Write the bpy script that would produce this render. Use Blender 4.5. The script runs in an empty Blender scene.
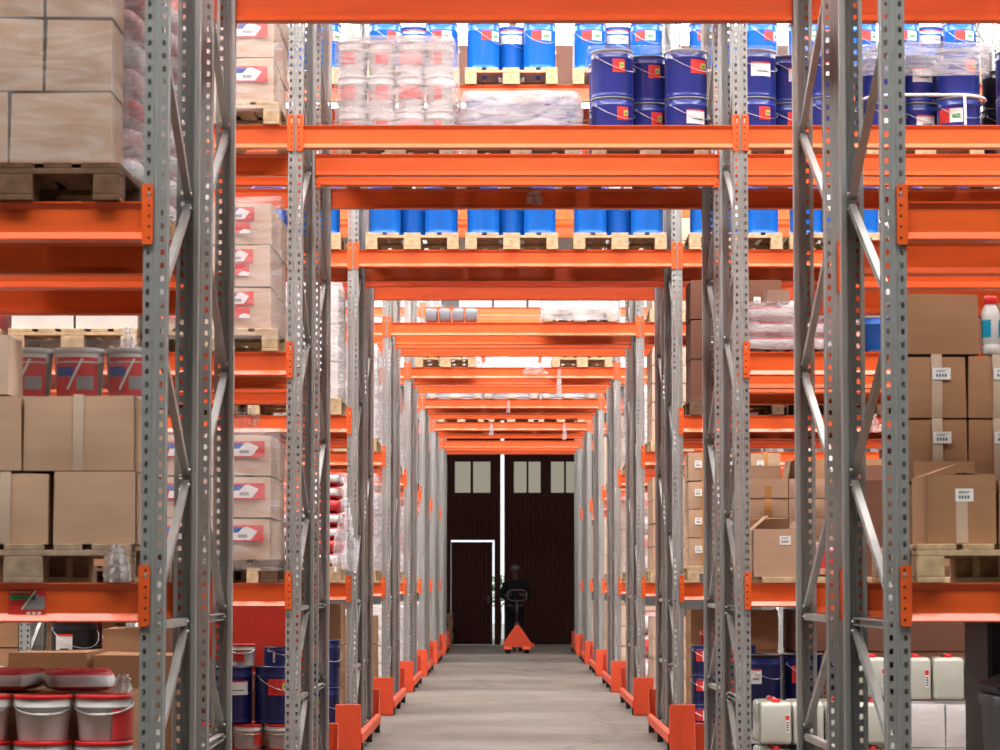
import bpy, math, random
from mathutils import Vector, noise

R = random.Random(11)
sc = bpy.context.scene
COL = sc.collection
PI = math.pi

# ------------------------------------------------------------------ materials
MATS = {}

def mat(name, col, rough=0.6, metal=0.0, spec=0.5, var=0.0, vscale=6.0, bump=0.0, bscale=60.0, stretch=(1, 1, 1), coat=0.0, spot=None):
    m = bpy.data.materials.new(name)
    m.use_nodes = True
    nt = m.node_tree
    b = nt.nodes['Principled BSDF']
    b.inputs['Base Color'].default_value = (*col, 1)
    b.inputs['Roughness'].default_value = rough
    b.inputs['Metallic'].default_value = metal
    b.inputs['Specular IOR Level'].default_value = spec
    b.inputs['Coat Weight'].default_value = coat
    if var or bump or spot:
        tc = nt.nodes.new('ShaderNodeTexCoord')
        mp = nt.nodes.new('ShaderNodeMapping')
        mp.inputs['Scale'].default_value = stretch
        nt.links.new(tc.outputs['Object'], mp.inputs['Vector'])
        src = None
        if var:
            n = nt.nodes.new('ShaderNodeTexNoise')
            n.inputs['Scale'].default_value = vscale
            n.inputs['Detail'].default_value = 4
            nt.links.new(mp.outputs[0], n.inputs['Vector'])
            r = nt.nodes.new('ShaderNodeValToRGB')
            r.color_ramp.elements[0].position = 0.3
            r.color_ramp.elements[1].position = 0.7
            r.color_ramp.elements[0].color = (*[c * (1 - var) for c in col], 1)
            r.color_ramp.elements[1].color = (*[min(1, c * (1 + var)) for c in col], 1)
            nt.links.new(n.outputs['Fac'], r.inputs['Fac'])
            src = r.outputs['Color']
            nt.links.new(src, b.inputs['Base Color'])
        if spot:
            n = nt.nodes.new('ShaderNodeTexNoise')
            n.inputs['Scale'].default_value = spot[1]
            n.inputs['Detail'].default_value = 6
            n.inputs['Roughness'].default_value = 0.7
            nt.links.new(mp.outputs[0], n.inputs['Vector'])
            r = nt.nodes.new('ShaderNodeValToRGB')
            r.color_ramp.elements[0].position = spot[2]
            r.color_ramp.elements[1].position = spot[2] + 0.08
            nt.links.new(n.outputs['Fac'], r.inputs['Fac'])
            mx = nt.nodes.new('ShaderNodeMixRGB')
            nt.links.new(r.outputs['Color'], mx.inputs['Fac'])
            if src is not None:
                nt.links.new(src, mx.inputs['Color1'])
            else:
                mx.inputs['Color1'].default_value = (*col, 1)
            mx.inputs['Color2'].default_value = (*spot[0], 1)
            nt.links.new(mx.outputs['Color'], b.inputs['Base Color'])
        if bump:
            n = nt.nodes.new('ShaderNodeTexNoise')
            n.inputs['Scale'].default_value = bscale
            n.inputs['Detail'].default_value = 3
            nt.links.new(mp.outputs[0], n.inputs['Vector'])
            bp = nt.nodes.new('ShaderNodeBump')
            bp.inputs['Strength'].default_value = bump
            bp.inputs['Distance'].default_value = 0.01
            nt.links.new(n.outputs['Fac'], bp.inputs['Height'])
            nt.links.new(bp.outputs['Normal'], b.inputs['Normal'])
    MATS[name] = m
    return m

def emit(name, col, s):
    m = bpy.data.materials.new(name)
    m.use_nodes = True
    nt = m.node_tree
    nt.nodes.clear()
    e = nt.nodes.new('ShaderNodeEmission')
    e.inputs['Color'].default_value = (*col, 1)
    e.inputs['Strength'].default_value = s
    o = nt.nodes.new('ShaderNodeOutputMaterial')
    nt.links.new(e.outputs[0], o.inputs[0])
    MATS[name] = m
    return m

def film(name, col, opac, streak=(2.2, 2.2, 10), spread=0.22, scale=2.4):
    """stretch film: clear plastic with milky streaks and gloss"""
    m = bpy.data.materials.new(name)
    m.use_nodes = True
    nt = m.node_tree
    nt.nodes.clear()
    N = nt.nodes.new
    o = N('ShaderNodeOutputMaterial')
    tr = N('ShaderNodeBsdfTransparent')
    tr.inputs[0].default_value = (0.96, 0.96, 0.97, 1)
    p = N('ShaderNodeBsdfPrincipled')
    p.inputs['Base Color'].default_value = (*col, 1)
    p.inputs['Roughness'].default_value = 0.22
    p.inputs['Specular IOR Level'].default_value = 0.7
    mx = N('ShaderNodeMixShader')
    tc = N('ShaderNodeTexCoord')
    mp = N('ShaderNodeMapping')
    mp.inputs['Scale'].default_value = streak
    n = N('ShaderNodeTexNoise')
    n.inputs['Scale'].default_value = scale
    n.inputs['Detail'].default_value = 5
    n.inputs['Roughness'].default_value = 0.62
    n.inputs['Distortion'].default_value = 0.6
    nt.links.new(tc.outputs['Object'], mp.inputs[0])
    nt.links.new(mp.outputs[0], n.inputs['Vector'])
    mr = N('ShaderNodeMapRange')
    mr.inputs['From Min'].default_value = 0.35
    mr.inputs['From Max'].default_value = 0.7
    mr.inputs['To Min'].default_value = max(0.03, opac - spread)
    mr.inputs['To Max'].default_value = min(0.95, opac + spread)
    nt.links.new(n.outputs['Fac'], mr.inputs['Value'])
    nt.links.new(mr.outputs[0], mx.inputs[0])
    nt.links.new(tr.outputs[0], mx.inputs[1])
    nt.links.new(p.outputs[0], mx.inputs[2])
    bp = N('ShaderNodeBump')
    bp.inputs['Strength'].default_value = 0.4
    bp.inputs['Distance'].default_value = 0.02
    nt.links.new(n.outputs['Fac'], bp.inputs['Height'])
    nt.links.new(bp.outputs[0], p.inputs['Normal'])
    nt.links.new(mx.outputs[0], o.inputs[0])
    MATS[name] = m
    return m

mat('orange_paint', (0.82, 0.118, 0.019), 0.36, var=0.08, vscale=2.5, stretch=(1, 6, 6), spec=0.5, coat=0.25)
mat('orange_guard', (0.66, 0.07, 0.02), 0.5, var=0.08, vscale=5, spot=((0.09, 0.05, 0.04), 5.0, 0.66))
mat('hole_dark', (0.015, 0.01, 0.01), 0.9)
mat('galvanised', (0.36, 0.375, 0.365), 0.42, metal=0.45, var=0.08, vscale=9, stretch=(6, 6, 1))
mat('brace_steel', (0.38, 0.375, 0.36), 0.42, metal=0.5, var=0.1, vscale=9)
mat('rivet', (0.75, 0.73, 0.7), 0.35, metal=0.7)
mat('kraft', (0.48, 0.31, 0.205), 0.85, var=0.06, vscale=4, bump=0.05, bscale=50, stretch=(1, 1, 5), spec=0.2)
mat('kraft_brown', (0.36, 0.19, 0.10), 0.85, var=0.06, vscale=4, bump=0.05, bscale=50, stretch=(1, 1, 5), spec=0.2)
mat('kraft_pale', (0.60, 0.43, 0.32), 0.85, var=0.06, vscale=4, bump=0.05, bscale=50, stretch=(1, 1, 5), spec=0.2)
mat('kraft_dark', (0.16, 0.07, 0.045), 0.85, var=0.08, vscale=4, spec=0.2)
mat('white_card', (0.74, 0.70, 0.67), 0.7, var=0.05, vscale=5)
mat('card_inside', (0.50, 0.36, 0.25), 0.9, spec=0.1)
mat('tape_clear', (0.54, 0.41, 0.31), 0.25)
mat('tape_brown', (0.48, 0.23, 0.07), 0.3)
mat('paper', (0.82, 0.81, 0.80), 0.6)
mat('ink', (0.04, 0.04, 0.05), 0.6)
mat('print_red', (0.70, 0.035, 0.03), 0.5)
mat('print_blue', (0.04, 0.10, 0.42), 0.5)
mat('print_green', (0.08, 0.32, 0.09), 0.5)
mat('print_yellow', (0.62, 0.55, 0.10), 0.5)
mat('print_grey', (0.32, 0.31, 0.32), 0.5)
mat('wood', (0.56, 0.40, 0.24), 0.8, var=0.22, vscale=5, stretch=(4, 1, 4), bump=0.15, bscale=30, spec=0.2)
mat('wood_grey', (0.36, 0.26, 0.18), 0.85, var=0.25, vscale=5, stretch=(4, 1, 4), bump=0.15, bscale=30, spec=0.2)
mat('wood_dark', (0.15, 0.085, 0.05), 0.85, var=0.25, vscale=5, stretch=(4, 1, 4), spec=0.2)
mat('blue_paint', (0.008, 0.15, 0.64), 0.28, coat=0.3)
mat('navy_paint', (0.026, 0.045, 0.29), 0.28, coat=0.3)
mat('navy_shaded', (0.010, 0.016, 0.12), 0.3, coat=0.2)  # darker copy of the navy for floor-level drums, shade put into the colour
mat('black_paint', (0.012, 0.012, 0.016), 0.32)
mat('lid_metal', (0.16, 0.17, 0.21), 0.35, metal=0.5)
mat('wire', (0.62, 0.62, 0.62), 0.3, metal=0.8)
mat('white_plastic', (0.72, 0.69, 0.67), 0.4)
mat('can_plastic', (0.52, 0.53, 0.46), 0.42)
mat('red_plastic', (0.72, 0.02, 0.025), 0.35)
mat('red_sack', (0.70, 0.05, 0.06), 0.4, bump=0.3, bscale=14)
mat('pink_sack', (0.72, 0.42, 0.40), 0.45, bump=0.3, bscale=14, spot=((0.75, 0.72, 0.74), 9.0, 0.52))
mat('grey_plastic', (0.20, 0.205, 0.23), 0.4, bump=0.2, bscale=12)
mat('dark_bin', (0.10, 0.10, 0.105), 0.6, spot=((0.34, 0.33, 0.32), 7.0, 0.64), stretch=(2, 2, 0.6))
mat('black_plastic', (0.012, 0.012, 0.013), 0.5)
mat('crumbs', (0.58, 0.46, 0.28), 0.9)
mat('teal_label', (0.0, 0.28, 0.46), 0.4)
mat('red_board', (0.55, 0.035, 0.015), 0.6, var=0.1, vscale=2)
mat('rope', (0.80, 0.79, 0.78), 0.7)
mat('strap_dark', (0.10, 0.09, 0.09), 0.6)
mat('door_paint', (0.024, 0.0075, 0.006), 0.8, var=0.15, vscale=3, stretch=(6, 1, 1), spec=0.08)
mat('wall_paint', (0.80, 0.79, 0.77), 0.8, var=0.04, vscale=1.5)
mat('wall_grey', (0.20, 0.19, 0.18), 0.9, var=0.1, vscale=1.0)
mat('ceiling_paint', (0.86, 0.86, 0.85), 0.8)
mat('cloth_black', (0.004, 0.004, 0.005), 0.9, spec=0.1)
mat('cloth_dark', (0.005, 0.005, 0.006), 0.9, spec=0.1)
mat('skin', (0.055, 0.027, 0.020), 0.7, spec=0.2)
mat('hair', (0.01, 0.008, 0.007), 0.6)
mat('rubber', (0.010, 0.010, 0.010), 0.7)
mat('leaf', (0.10, 0.36, 0.05), 0.6, var=0.4, vscale=8)
mat('yard', (0.5, 0.48, 0.45), 0.9)
emit('skylight_glow', (1.0, 0.985, 0.96), 16.0)
emit('window_glow', (1.0, 0.985, 0.96), 1.6)
emit('frosted_pane', (0.60, 0.54, 0.42), 0.55)
film('film_clear', (0.80, 0.78, 0.80), 0.17, spread=0.15)
film('film_thin', (0.85, 0.83, 0.84), 0.07, spread=0.09)
film('film_milky', (0.78, 0.75, 0.77), 0.34, spread=0.2)
film('film_white', (0.74, 0.72, 0.75), 0.52, spread=0.24)

def floor_mat():
    m = bpy.data.materials.new('concrete_floor')
    m.use_nodes = True
    nt = m.node_tree
    b = nt.nodes['Principled BSDF']
    N = nt.nodes.new
    tc = N('ShaderNodeTexCoord')
    n1 = N('ShaderNodeTexNoise'); n1.inputs['Scale'].default_value = 0.7; n1.inputs['Detail'].default_value = 8; n1.inputs['Roughness'].default_value = 0.62
    n2 = N('ShaderNodeTexNoise'); n2.inputs['Scale'].default_value = 9; n2.inputs['Detail'].default_value = 6; n2.inputs['Roughness'].default_value = 0.7
    for n in (n1, n2):
        nt.links.new(tc.outputs['Object'], n.inputs['Vector'])
    r1 = N('ShaderNodeValToRGB')
    r1.color_ramp.elements[0].position = 0.32; r1.color_ramp.elements[0].color = (0.085, 0.069, 0.055, 1)
    r1.color_ramp.elements[1].position = 0.68; r1.color_ramp.elements[1].color = (0.180, 0.153, 0.127, 1)
    nt.links.new(n1.outputs['Fac'], r1.inputs['Fac'])
    r2 = N('ShaderNodeValToRGB')
    r2.color_ramp.elements[0].position = 0.35; r2.color_ramp.elements[0].color = (0.72, 0.71, 0.70, 1)
    r2.color_ramp.elements[1].position = 0.62; r2.color_ramp.elements[1].color = (1, 1, 1, 1)
    nt.links.new(n2.outputs['Fac'], r2.inputs['Fac'])
    mx = N('ShaderNodeMixRGB'); mx.blend_type = 'MULTIPLY'; mx.inputs['Fac'].default_value = 1
    nt.links.new(r1.outputs[0], mx.inputs[1]); nt.links.new(r2.outputs[0], mx.inputs[2])
    # cracks
    v = N('ShaderNodeTexVoronoi'); v.feature = 'DISTANCE_TO_EDGE'; v.inputs['Scale'].default_value = 0.28
    mpv = N('ShaderNodeMapping')
    nz = N('ShaderNodeTexNoise'); nz.inputs['Scale'].default_value = 2.2; nz.inputs['Detail'].default_value = 5
    nt.links.new(tc.outputs['Object'], nz.inputs['Vector'])
    va = N('ShaderNodeVectorMath'); va.operation = 'MULTIPLY_ADD'
    va.inputs[1].default_value = (0.5, 0.5, 0.5)
    nt.links.new(nz.outputs['Color'], va.inputs[0]); nt.links.new(tc.outputs['Object'], va.inputs[2])
    nt.links.new(va.outputs[0], v.inputs['Vector'])
    rc = N('ShaderNodeValToRGB')
    rc.color_ramp.elements[0].position = 0.0; rc.color_ramp.elements[0].color = (0.55, 0.53, 0.5, 1)
    rc.color_ramp.elements[1].position = 0.012; rc.color_ramp.elements[1].color = (1, 1, 1, 1)
    nt.links.new(v.outputs['Distance'], rc.inputs['Fac'])
    m2 = N('ShaderNodeMixRGB'); m2.blend_type = 'MULTIPLY'; m2.inputs['Fac'].default_value = 1
    nt.links.new(mx.outputs[0], m2.inputs[1]); nt.links.new(rc.outputs[0], m2.inputs[2])
    nt.links.new(m2.outputs[0], b.inputs['Base Color'])
    b.inputs['Roughness'].default_value = 0.62
    bp = N('ShaderNodeBump'); bp.inputs['Strength'].default_value = 0.12
    nt.links.new(n2.outputs['Fac'], bp.inputs['Height']); nt.links.new(bp.outputs[0], b.inputs['Normal'])
    MATS['concrete_floor'] = m
floor_mat()

# ------------------------------------------------------------------ mesh builder
class MB:
    def __init__(self):
        self.v = []; self.f = []; self.m = []; self.s = []; self.names = []
    def mi(self, name):
        if name not in self.names:
            self.names.append(name)
        return self.names.index(name)
    def add(self, vs, fs, m, smooth=False):
        b = len(self.v)
        self.v.extend(tuple(p) for p in vs)
        k = self.mi(m)
        for f in fs:
            self.f.append(tuple(b + i for i in f)); self.m.append(k); self.s.append(smooth)
        return self
    def box(self, x0, x1, y0, y1, z0, z1, m, c=0.0):
        if c <= 0:
            vs = [(x0, y0, z0), (x1, y0, z0), (x1, y1, z0), (x0, y1, z0), (x0, y0, z1), (x1, y0, z1), (x1, y1, z1), (x0, y1, z1)]
            fs = [(3, 2, 1, 0), (4, 5, 6, 7), (0, 1, 5, 4), (1, 2, 6, 5), (2, 3, 7, 6), (3, 0, 4, 7)]
            return self.add(vs, fs, m)
        c = min(c, (x1 - x0) / 2.01, (y1 - y0) / 2.01, (z1 - z0) / 2.01)
        rings = []
        def ring(z, i):
            return [(x0 + i, y0 + (0 if i == 0 else i), z)]
        # octagonal section rings
        def oct(z, k):
            a, b_, d, e = x0 + k, x1 - k, y0 + k, y1 - k
            return [(a + c, d, z), (b_ - c, d, z), (b_, d + c, z), (b_, e - c, z), (b_ - c, e, z), (a + c, e, z), (a, e - c, z), (a, d + c, z)]
        def oct2(z):
            return [(x0 + c, y0 + c, z), (x1 - c, y0 + c, z), (x1 - c, y0 + c, z), (x1 - c, y1 - c, z), (x1 - c, y1 - c, z), (x0 + c, y1 - c, z), (x0 + c, y1 - c, z), (x0 + c, y0 + c, z)]
        vs = []
        vs += [(x0 + c, y0 + c, z0), (x1 - c, y0 + c, z0), (x1 - c, y1 - c, z0), (x0 + c, y1 - c, z0)]
        vs += oct(z0 + c, 0) + oct(z1 - c, 0)
        vs += [(x0 + c, y0 + c, z1), (x1 - c, y0 + c, z1), (x1 - c, y1 - c, z1), (x0 + c, y1 - c, z1)]
        fs = [(3, 2, 1, 0), (20, 21, 22, 23)]
        for i in range(8):
            j = (i + 1) % 8
            fs.append((4 + i, 4 + j, 12 + j, 12 + i))
        bot = [(0, 1, 5, 4), (1, 6, 5), (1, 2, 7, 6), (2, 8, 7), (2, 3, 9, 8), (3, 10, 9), (3, 0, 11, 10), (0, 4, 11)]
        top = [(20, 12, 13, 21), (21, 13, 14), (21, 14, 15, 22), (22, 15, 16), (22, 16, 17, 23), (23, 17, 18), (23, 18, 19, 20), (20, 19, 12)]
        return self.add(vs, fs + bot + top, m)
    def quad(self, a, b, c, d, m):
        return self.add([a, b, c, d], [(0, 1, 2, 3)], m)
    def lathe(self, prof, n, m, cx=0, cy=0, cz=0, smooth=True, a0=0.0, a1=2 * PI, cap0=False, cap1=False):
        full = abs(a1 - a0 - 2 * PI) < 1e-6
        k = n if full else n + 1
        vs = []
        for r, z in prof:
            for i in range(k):
                a = a0 + (a1 - a0) * i / n
                vs.append((cx + r * math.cos(a), cy + r * math.sin(a), cz + z))
        fs = []
        for j in range(len(prof) - 1):
            for i in range(n):
                i2 = (i + 1) % k
                fs.append((j * k + i, j * k + i2, (j + 1) * k + i2, (j + 1) * k + i))
        self.add(vs, fs, m, smooth)
        if cap0:
            self.add([vs[i] for i in range(k)], [tuple(reversed(range(k)))], m)
        if cap1:
            o = (len(prof) - 1) * k
            self.add([vs[o + i] for i in range(k)], [tuple(range(k))], m)
        return self
    def tube(self, pts, r, n, m, smooth=True, closed=False):
        pts = [Vector(p) for p in pts]
        rs = r if isinstance(r, (list, tuple)) else [r] * len(pts)
        vs = []; N = len(pts)
        up = Vector((0, 0, 1)); last = None
        for i, p in enumerate(pts):
            if closed:
                t = pts[(i + 1) % N] - pts[i - 1]
            else:
                t = pts[min(i + 1, N - 1)] - pts[max(i - 1, 0)]
            t.normalize()
            if last is None:
                a = t.cross(up)
                if a.length < 1e-4:
                    a = t.cross(Vector((1, 0, 0)))
            else:
                a = last - t * last.dot(t)
            a.normalize(); last = a
            b = t.cross(a)
            for k in range(n):
                q = 2 * PI * k / n
                vs.append(p + (a * math.cos(q) + b * math.sin(q)) * rs[i])
        fs = []
        for i in range(N if closed else N - 1):
            i2 = (i + 1) % N
            for k in range(n):
                k2 = (k + 1) % n
                fs.append((i * n + k, i * n + k2, i2 * n + k2, i2 * n + k))
        if not closed:
            fs.append(tuple(reversed(range(n))))
            fs.append(tuple((N - 1) * n + k for k in range(n)))
        return self.add(vs, fs, m, smooth)
    def extrude(self, poly, a, b, axis, m, caps=True):
        """poly: closed list of 2-D points; axis 'x' -> (y,z), 'y' -> (x,z), 'z' -> (x,y)"""
        def P(p, t):
            return {'x': (t, p[0], p[1]), 'y': (p[0], t, p[1]), 'z': (p[0], p[1], t)}[axis]
        n = len(poly)
        vs = [P(p, a) for p in poly] + [P(p, b) for p in poly]
        fs = [(i, (i + 1) % n, n + (i + 1) % n, n + i) for i in range(n)]
        if caps:
            fs += [tuple(reversed(range(n))), tuple(range(n, 2 * n))]
        return self.add(vs, fs, m)
    def mesh(self, name):
        me = bpy.data.meshes.new(name)
        me.from_pydata(self.v, [], self.f)
        for n in self.names:
            me.materials.append(MATS[n])
        me.polygons.foreach_set('material_index', self.m)
        me.polygons.foreach_set('use_smooth', self.s)
        me.update()
        return me

# ------------------------------------------------------------------ objects
LABELS = {}

def obj(name, me, parent=None, loc=(0, 0, 0), rz=0.0, rot=None):
    o = bpy.data.objects.new(name, me)
    o.location = loc
    o.rotation_euler = rot if rot else (0, 0, rz)
    if parent:
        o.parent = parent
    COL.objects.link(o)
    return o

def tag(o, label, cat, group=None):
    n = len(label.replace(',', ' ').split())
    if n < 4 or n > 16:
        print('LABEL LENGTH', n, label)
    if label in LABELS:
        print('LABEL DUP', label)
    LABELS[label] = 1
    o['label'] = label; o['category'] = cat; o['kind'] = 'thing'
    if group:
        o['group'] = group
    return o

def thing(name, label, cat, loc=(0, 0, 0), rz=0.0, group=None):
    return tag(obj(name, None, None, loc, rz), label, cat, group)

def struct(name, mb, loc=(0, 0, 0), parent=None):
    o = obj(name, mb.mesh(name), parent, loc)
    if not parent:
        o['kind'] = 'structure'
    return o

CACHE = {}
def cached(key, fn):
    if key not in CACHE:
        CACHE[key] = fn()
    return CACHE[key]

# ------------------------------------------------------------------ plan of the racking
ROWY = [9.37, 15.52, 21.40, 27.40, 33.15, 38.85, 44.50, 50.30]
ORD = ['first', 'second', 'third', 'fourth', 'fifth', 'sixth', 'seventh', 'eighth']
DEEP = 1.10            # one frame
BACK = 1.47            # front of the rear frame behind the front of the row
LEVEL = {0: 0.0, 1: 1.43, 2: 2.866, 3: 4.293, 4: 5.73}
LVN = {0: 'floor', 1: 'first shelf', 2: 'second shelf', 3: 'third shelf', 4: 'top shelf'}
PX = 1.395             # post centre beside the aisle
BAY = 2.79
HI = 7.05
SKEW = 0.0125           # the first rack stands slightly askew

# ------------------------------------------------------------------ upright frames
def post_mesh():
    mb = MB()
    xs = [-0.045, -0.0345, -0.0205, -0.008, -0.005, 0.005, 0.008, 0.0205, 0.0345, 0.045]
    def yy(x):
        return -0.0032 if abs(x) <= 0.0051 else 0.0
    z = 0.0; zs = [0.0]
    n = int(HI / 0.05)
    for i in range(n):
        zs += [0.05 * i + 0.0145, 0.05 * i + 0.0355]
    zs.append(HI)
    vs = [(x, yy(x), zz) for zz in zs for x in xs]
    nx = len(xs); fs = []
    for j in range(len(zs) - 1):
        hole_row = (j % 2 == 1)
        for i in range(nx - 1):
            if hole_row and i in (1, 7):
                continue
            # merge solid strips into single tall quads where no holes are needed
            fs.append((j * nx + i, j * nx + i + 1, (j + 1) * nx + i + 1, (j + 1) * nx + i))
    mb.add(vs, fs, 'galvanised')
    for s in (-1, 1):
        x = 0.045 * s
        # cheeks with a step, then the flared lips
        pr = [(x, 0), (x, 0.030), (x * 0.86, 0.036), (x * 0.86, 0.066), (x * 1.0, 0.072), (x * 0.62, 0.0725)]
        for a, b in zip(pr[:-1], pr[1:]):
            q = [(a[0], a[1], 0), (b[0], b[1], 0), (b[0], b[1], HI), (a[0], a[1], HI)]
            mb.quad(*(q if s > 0 else q[::-1]), 'galvanised')
    return mb.mesh('post')

def channel(p, q, m='brace_steel', w=0.031, t=0.015):
    """C-section brace from p to q (both in the frame's own plane x = 0)"""
    p = Vector(p); q = Vector(q)
    d = (q - p).normalized()
    a = Vector((1, 0, 0)); b = d.cross(a).normalized()
    mb = MB()
    sec = [(t, -w / 2), (t, w / 2), (-t, w / 2), (-t, w / 2 - 0.004), (t - 0.004, w / 2 - 0.004), (t - 0.004, -w / 2 + 0.004), (-t, -w / 2 + 0.004), (-t, -w / 2)]
    n = len(sec)
    vs = [p + a * u + b * v for u, v in sec] + [q + a * u + b * v for u, v in sec]
    fs = [(i, (i + 1) % n, n + (i + 1) % n, n + i) for i in range(n)]
    mb.add(vs, fs, m)
    # bolt head at each end
    for e in (p + d * 0.02, q - d * 0.02):
        mb.tube([e - a * (t + 0.006), e + a * (t + 0.006)], 0.007, 6, 'rivet', smooth=False)
    return mb

POST = post_mesh()
FY0, FY1 = 0.045, DEEP - 0.045
BR = []
for z in (0.12, 0.70, 1.27):
    BR.append(('horizontal_brace', channel((0, FY0, z), (0, FY1, z)).mesh('horizontal_brace')))
for a, b in (((FY1, 0.67), (FY0, 0.16)), ((FY1, 1.24), (FY0, 0.75))):
    BR.append(('diagonal_brace', channel((0, *a), (0, *b)).mesh('diagonal_brace')))
z = 1.31; side = 0
while z + 0.5 < HI:
    y0, y1 = (FY0, FY1) if side == 0 else (FY1, FY0)
    BR.append(('diagonal_brace', channel((0, y0, z), (0, y1, z + 0.535)).mesh('diagonal_brace')))
    z += 0.58; side = 1 - side
BASE = MB().box(-0.060, 0.060, -0.02, 0.095, 0.0, 0.007, 'galvanised').tube([(0.0, 0.085, 0), (0.0, 0.085, 0.02)], 0.009, 6, 'rivet').mesh('base_plate')

def upright(x, y, flip, label, group):
    t = thing('rack_upright', label, 'rack upright', (x, y + (DEEP if flip else 0), 0), PI if flip else 0, group)
    obj('post', POST, t)
    obj('post', POST, t, (0, DEEP, 0), PI)
    for n, me in BR:
        obj(n, me, t)
    obj('base_plate', BASE, t)
    obj('base_plate', BASE, t, (0, DEEP, 0), PI)
    return t

SIDE = {-1: 'left', 1: 'right'}
for k, y in enumerate(ROWY):
    for s in (-1, 1):
        for half, (dy, fl) in {'front': (0, False), 'back': (BACK, True)}.items():
            ay = 0.08 if k == 0 and fl else 0.0
            ax = -SKEW * (dy + ay + (DEEP if fl else 0)) if k == 0 else 0.0
            u_ = upright(s * PX + ax, y + dy + ay, fl, f'grey perforated steel upright {SIDE[s]} of the aisle, {half} half of {ORD[k]} rack', 'rack uprights lining the aisle')
            if k == 0:
                u_.rotation_euler.z += SKEW
            if True:
                u_ = upright(s * (PX + BAY) + ax, y + dy + ay, fl, f'grey steel upright one bay {SIDE[s]} of the aisle, {half} half of {ORD[k]} rack', 'rack uprights a bay away from the aisle')
                if k == 0:
                    u_.rotation_euler.z += SKEW

# ------------------------------------------------------------------ crossbeams
BH = 0.148
BL = 1.346
def beam_mesh():
    mb = MB()
    f = [(-0.008, 0.0), (-0.008, -0.004), (0.004, -0.026), (0.004, -0.114), (-0.016, -0.140), (-0.016, -0.1435), (0.004, -0.148)]
    b = [(0.052 - (p[0] + 0.0) , p[1]) for p in reversed(f)]
    # y runs from the front (-0.008) to the back (0.060)
    poly = f + [(0.048 - p[0] , p[1]) for p in reversed(f)]
    mb.extrude(poly, -BL, BL, 'x', 'orange_paint')
    return mb.mesh('crossbeam')
BEAM = beam_mesh()
def connector_mesh(s):
    mb = MB()
    x0, x1 = BL - 0.001, PX - 0.008
    if s < 0:
        x0, x1 = -x1, -x0
    c = 0.006
    lo_, hi_ = -0.162, 0.066
    poly = [(x0 + c, lo_), (x1 - c, lo_), (x1, lo_ + c), (x1, hi_ - c), (x1 - c, hi_), (x0 + c, hi_), (x0, hi_ - c), (x0, lo_ + c)]
    mb.extrude(poly, -0.012, -0.0035, 'y', 'orange_paint')
    # return leg along the inside of the post
    xa = BL - 0.0005 if s > 0 else -(BL + 0.003)
    mb.box(xa, xa + 0.0035, -0.004, 0.05, -0.162, 0.066, 'orange_paint')
    xm = (x0 + x1) / 2 + 0.006 * s
    for i, zz in enumerate((0.048, 0.018, -0.015, -0.055, -0.095, -0.138)):
        mb.tube([(xm, -0.0115, zz), (xm, -0.0125, zz)], 0.0055, 8, 'rivet' if i == 1 else 'hole_dark', smooth=False)
    return mb.mesh('connector')
CONN = {s: connector_mesh(s) for s in (-1, 1)}
PIN = {s: MB().tube([(s * (BL + PX - 0.009) / 2 + 0.006 * s, -0.0128, 0.032), (s * (BL + PX - 0.009) / 2 + 0.006 * s, -0.0165, 0.032)], 0.0062, 8, 'rivet', smooth=False).mesh('locking_pin') for s in (-1, 1)}

BAYN = {-1: 'left of the aisle', 0: 'over the aisle', 1: 'right of the aisle'}
LINE = {'front': (0.0, 0), 'mid-front': (DEEP, PI), 'mid-back': (BACK, 0), 'back': (BACK + DEEP, PI)}
def crossbeam(k, bay, lv, line):
    dy, rz = LINE[line]
    ay = 0.08 if k == 0 and line in ('mid-back', 'back') else 0.0
    ax = -SKEW * (dy + ay) if k == 0 else 0.0
    t = thing('rack_crossbeam', f'orange steel crossbeam {BAYN[bay]}, {LVN[lv]}, {line} of {ORD[k]} rack', 'crossbeam', (bay * BAY + ax, ROWY[k] + dy + ay, LEVEL[lv]), rz, f'orange crossbeams of the {ORD[k]} rack')
    obj('beam', BEAM, t)
    for s in (-1, 1):
        c = obj('connector', CONN[s], t)
        if k < 2:
            obj('locking_pin', PIN[s], c)
    return t

for k in range(8):
    for line in LINE:
        for lv in (3, 4):
            crossbeam(k, 0, lv, line)
        for bay in (-1, 1):
            lvs = (1, 2, 3, 4) if k < 4 else ((1, 2, 3, 4) if line == 'front' else (1, 2, 3) if line == 'mid-front' else ())
            for lv in lvs:
                crossbeam(k, bay, lv, line)

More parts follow.
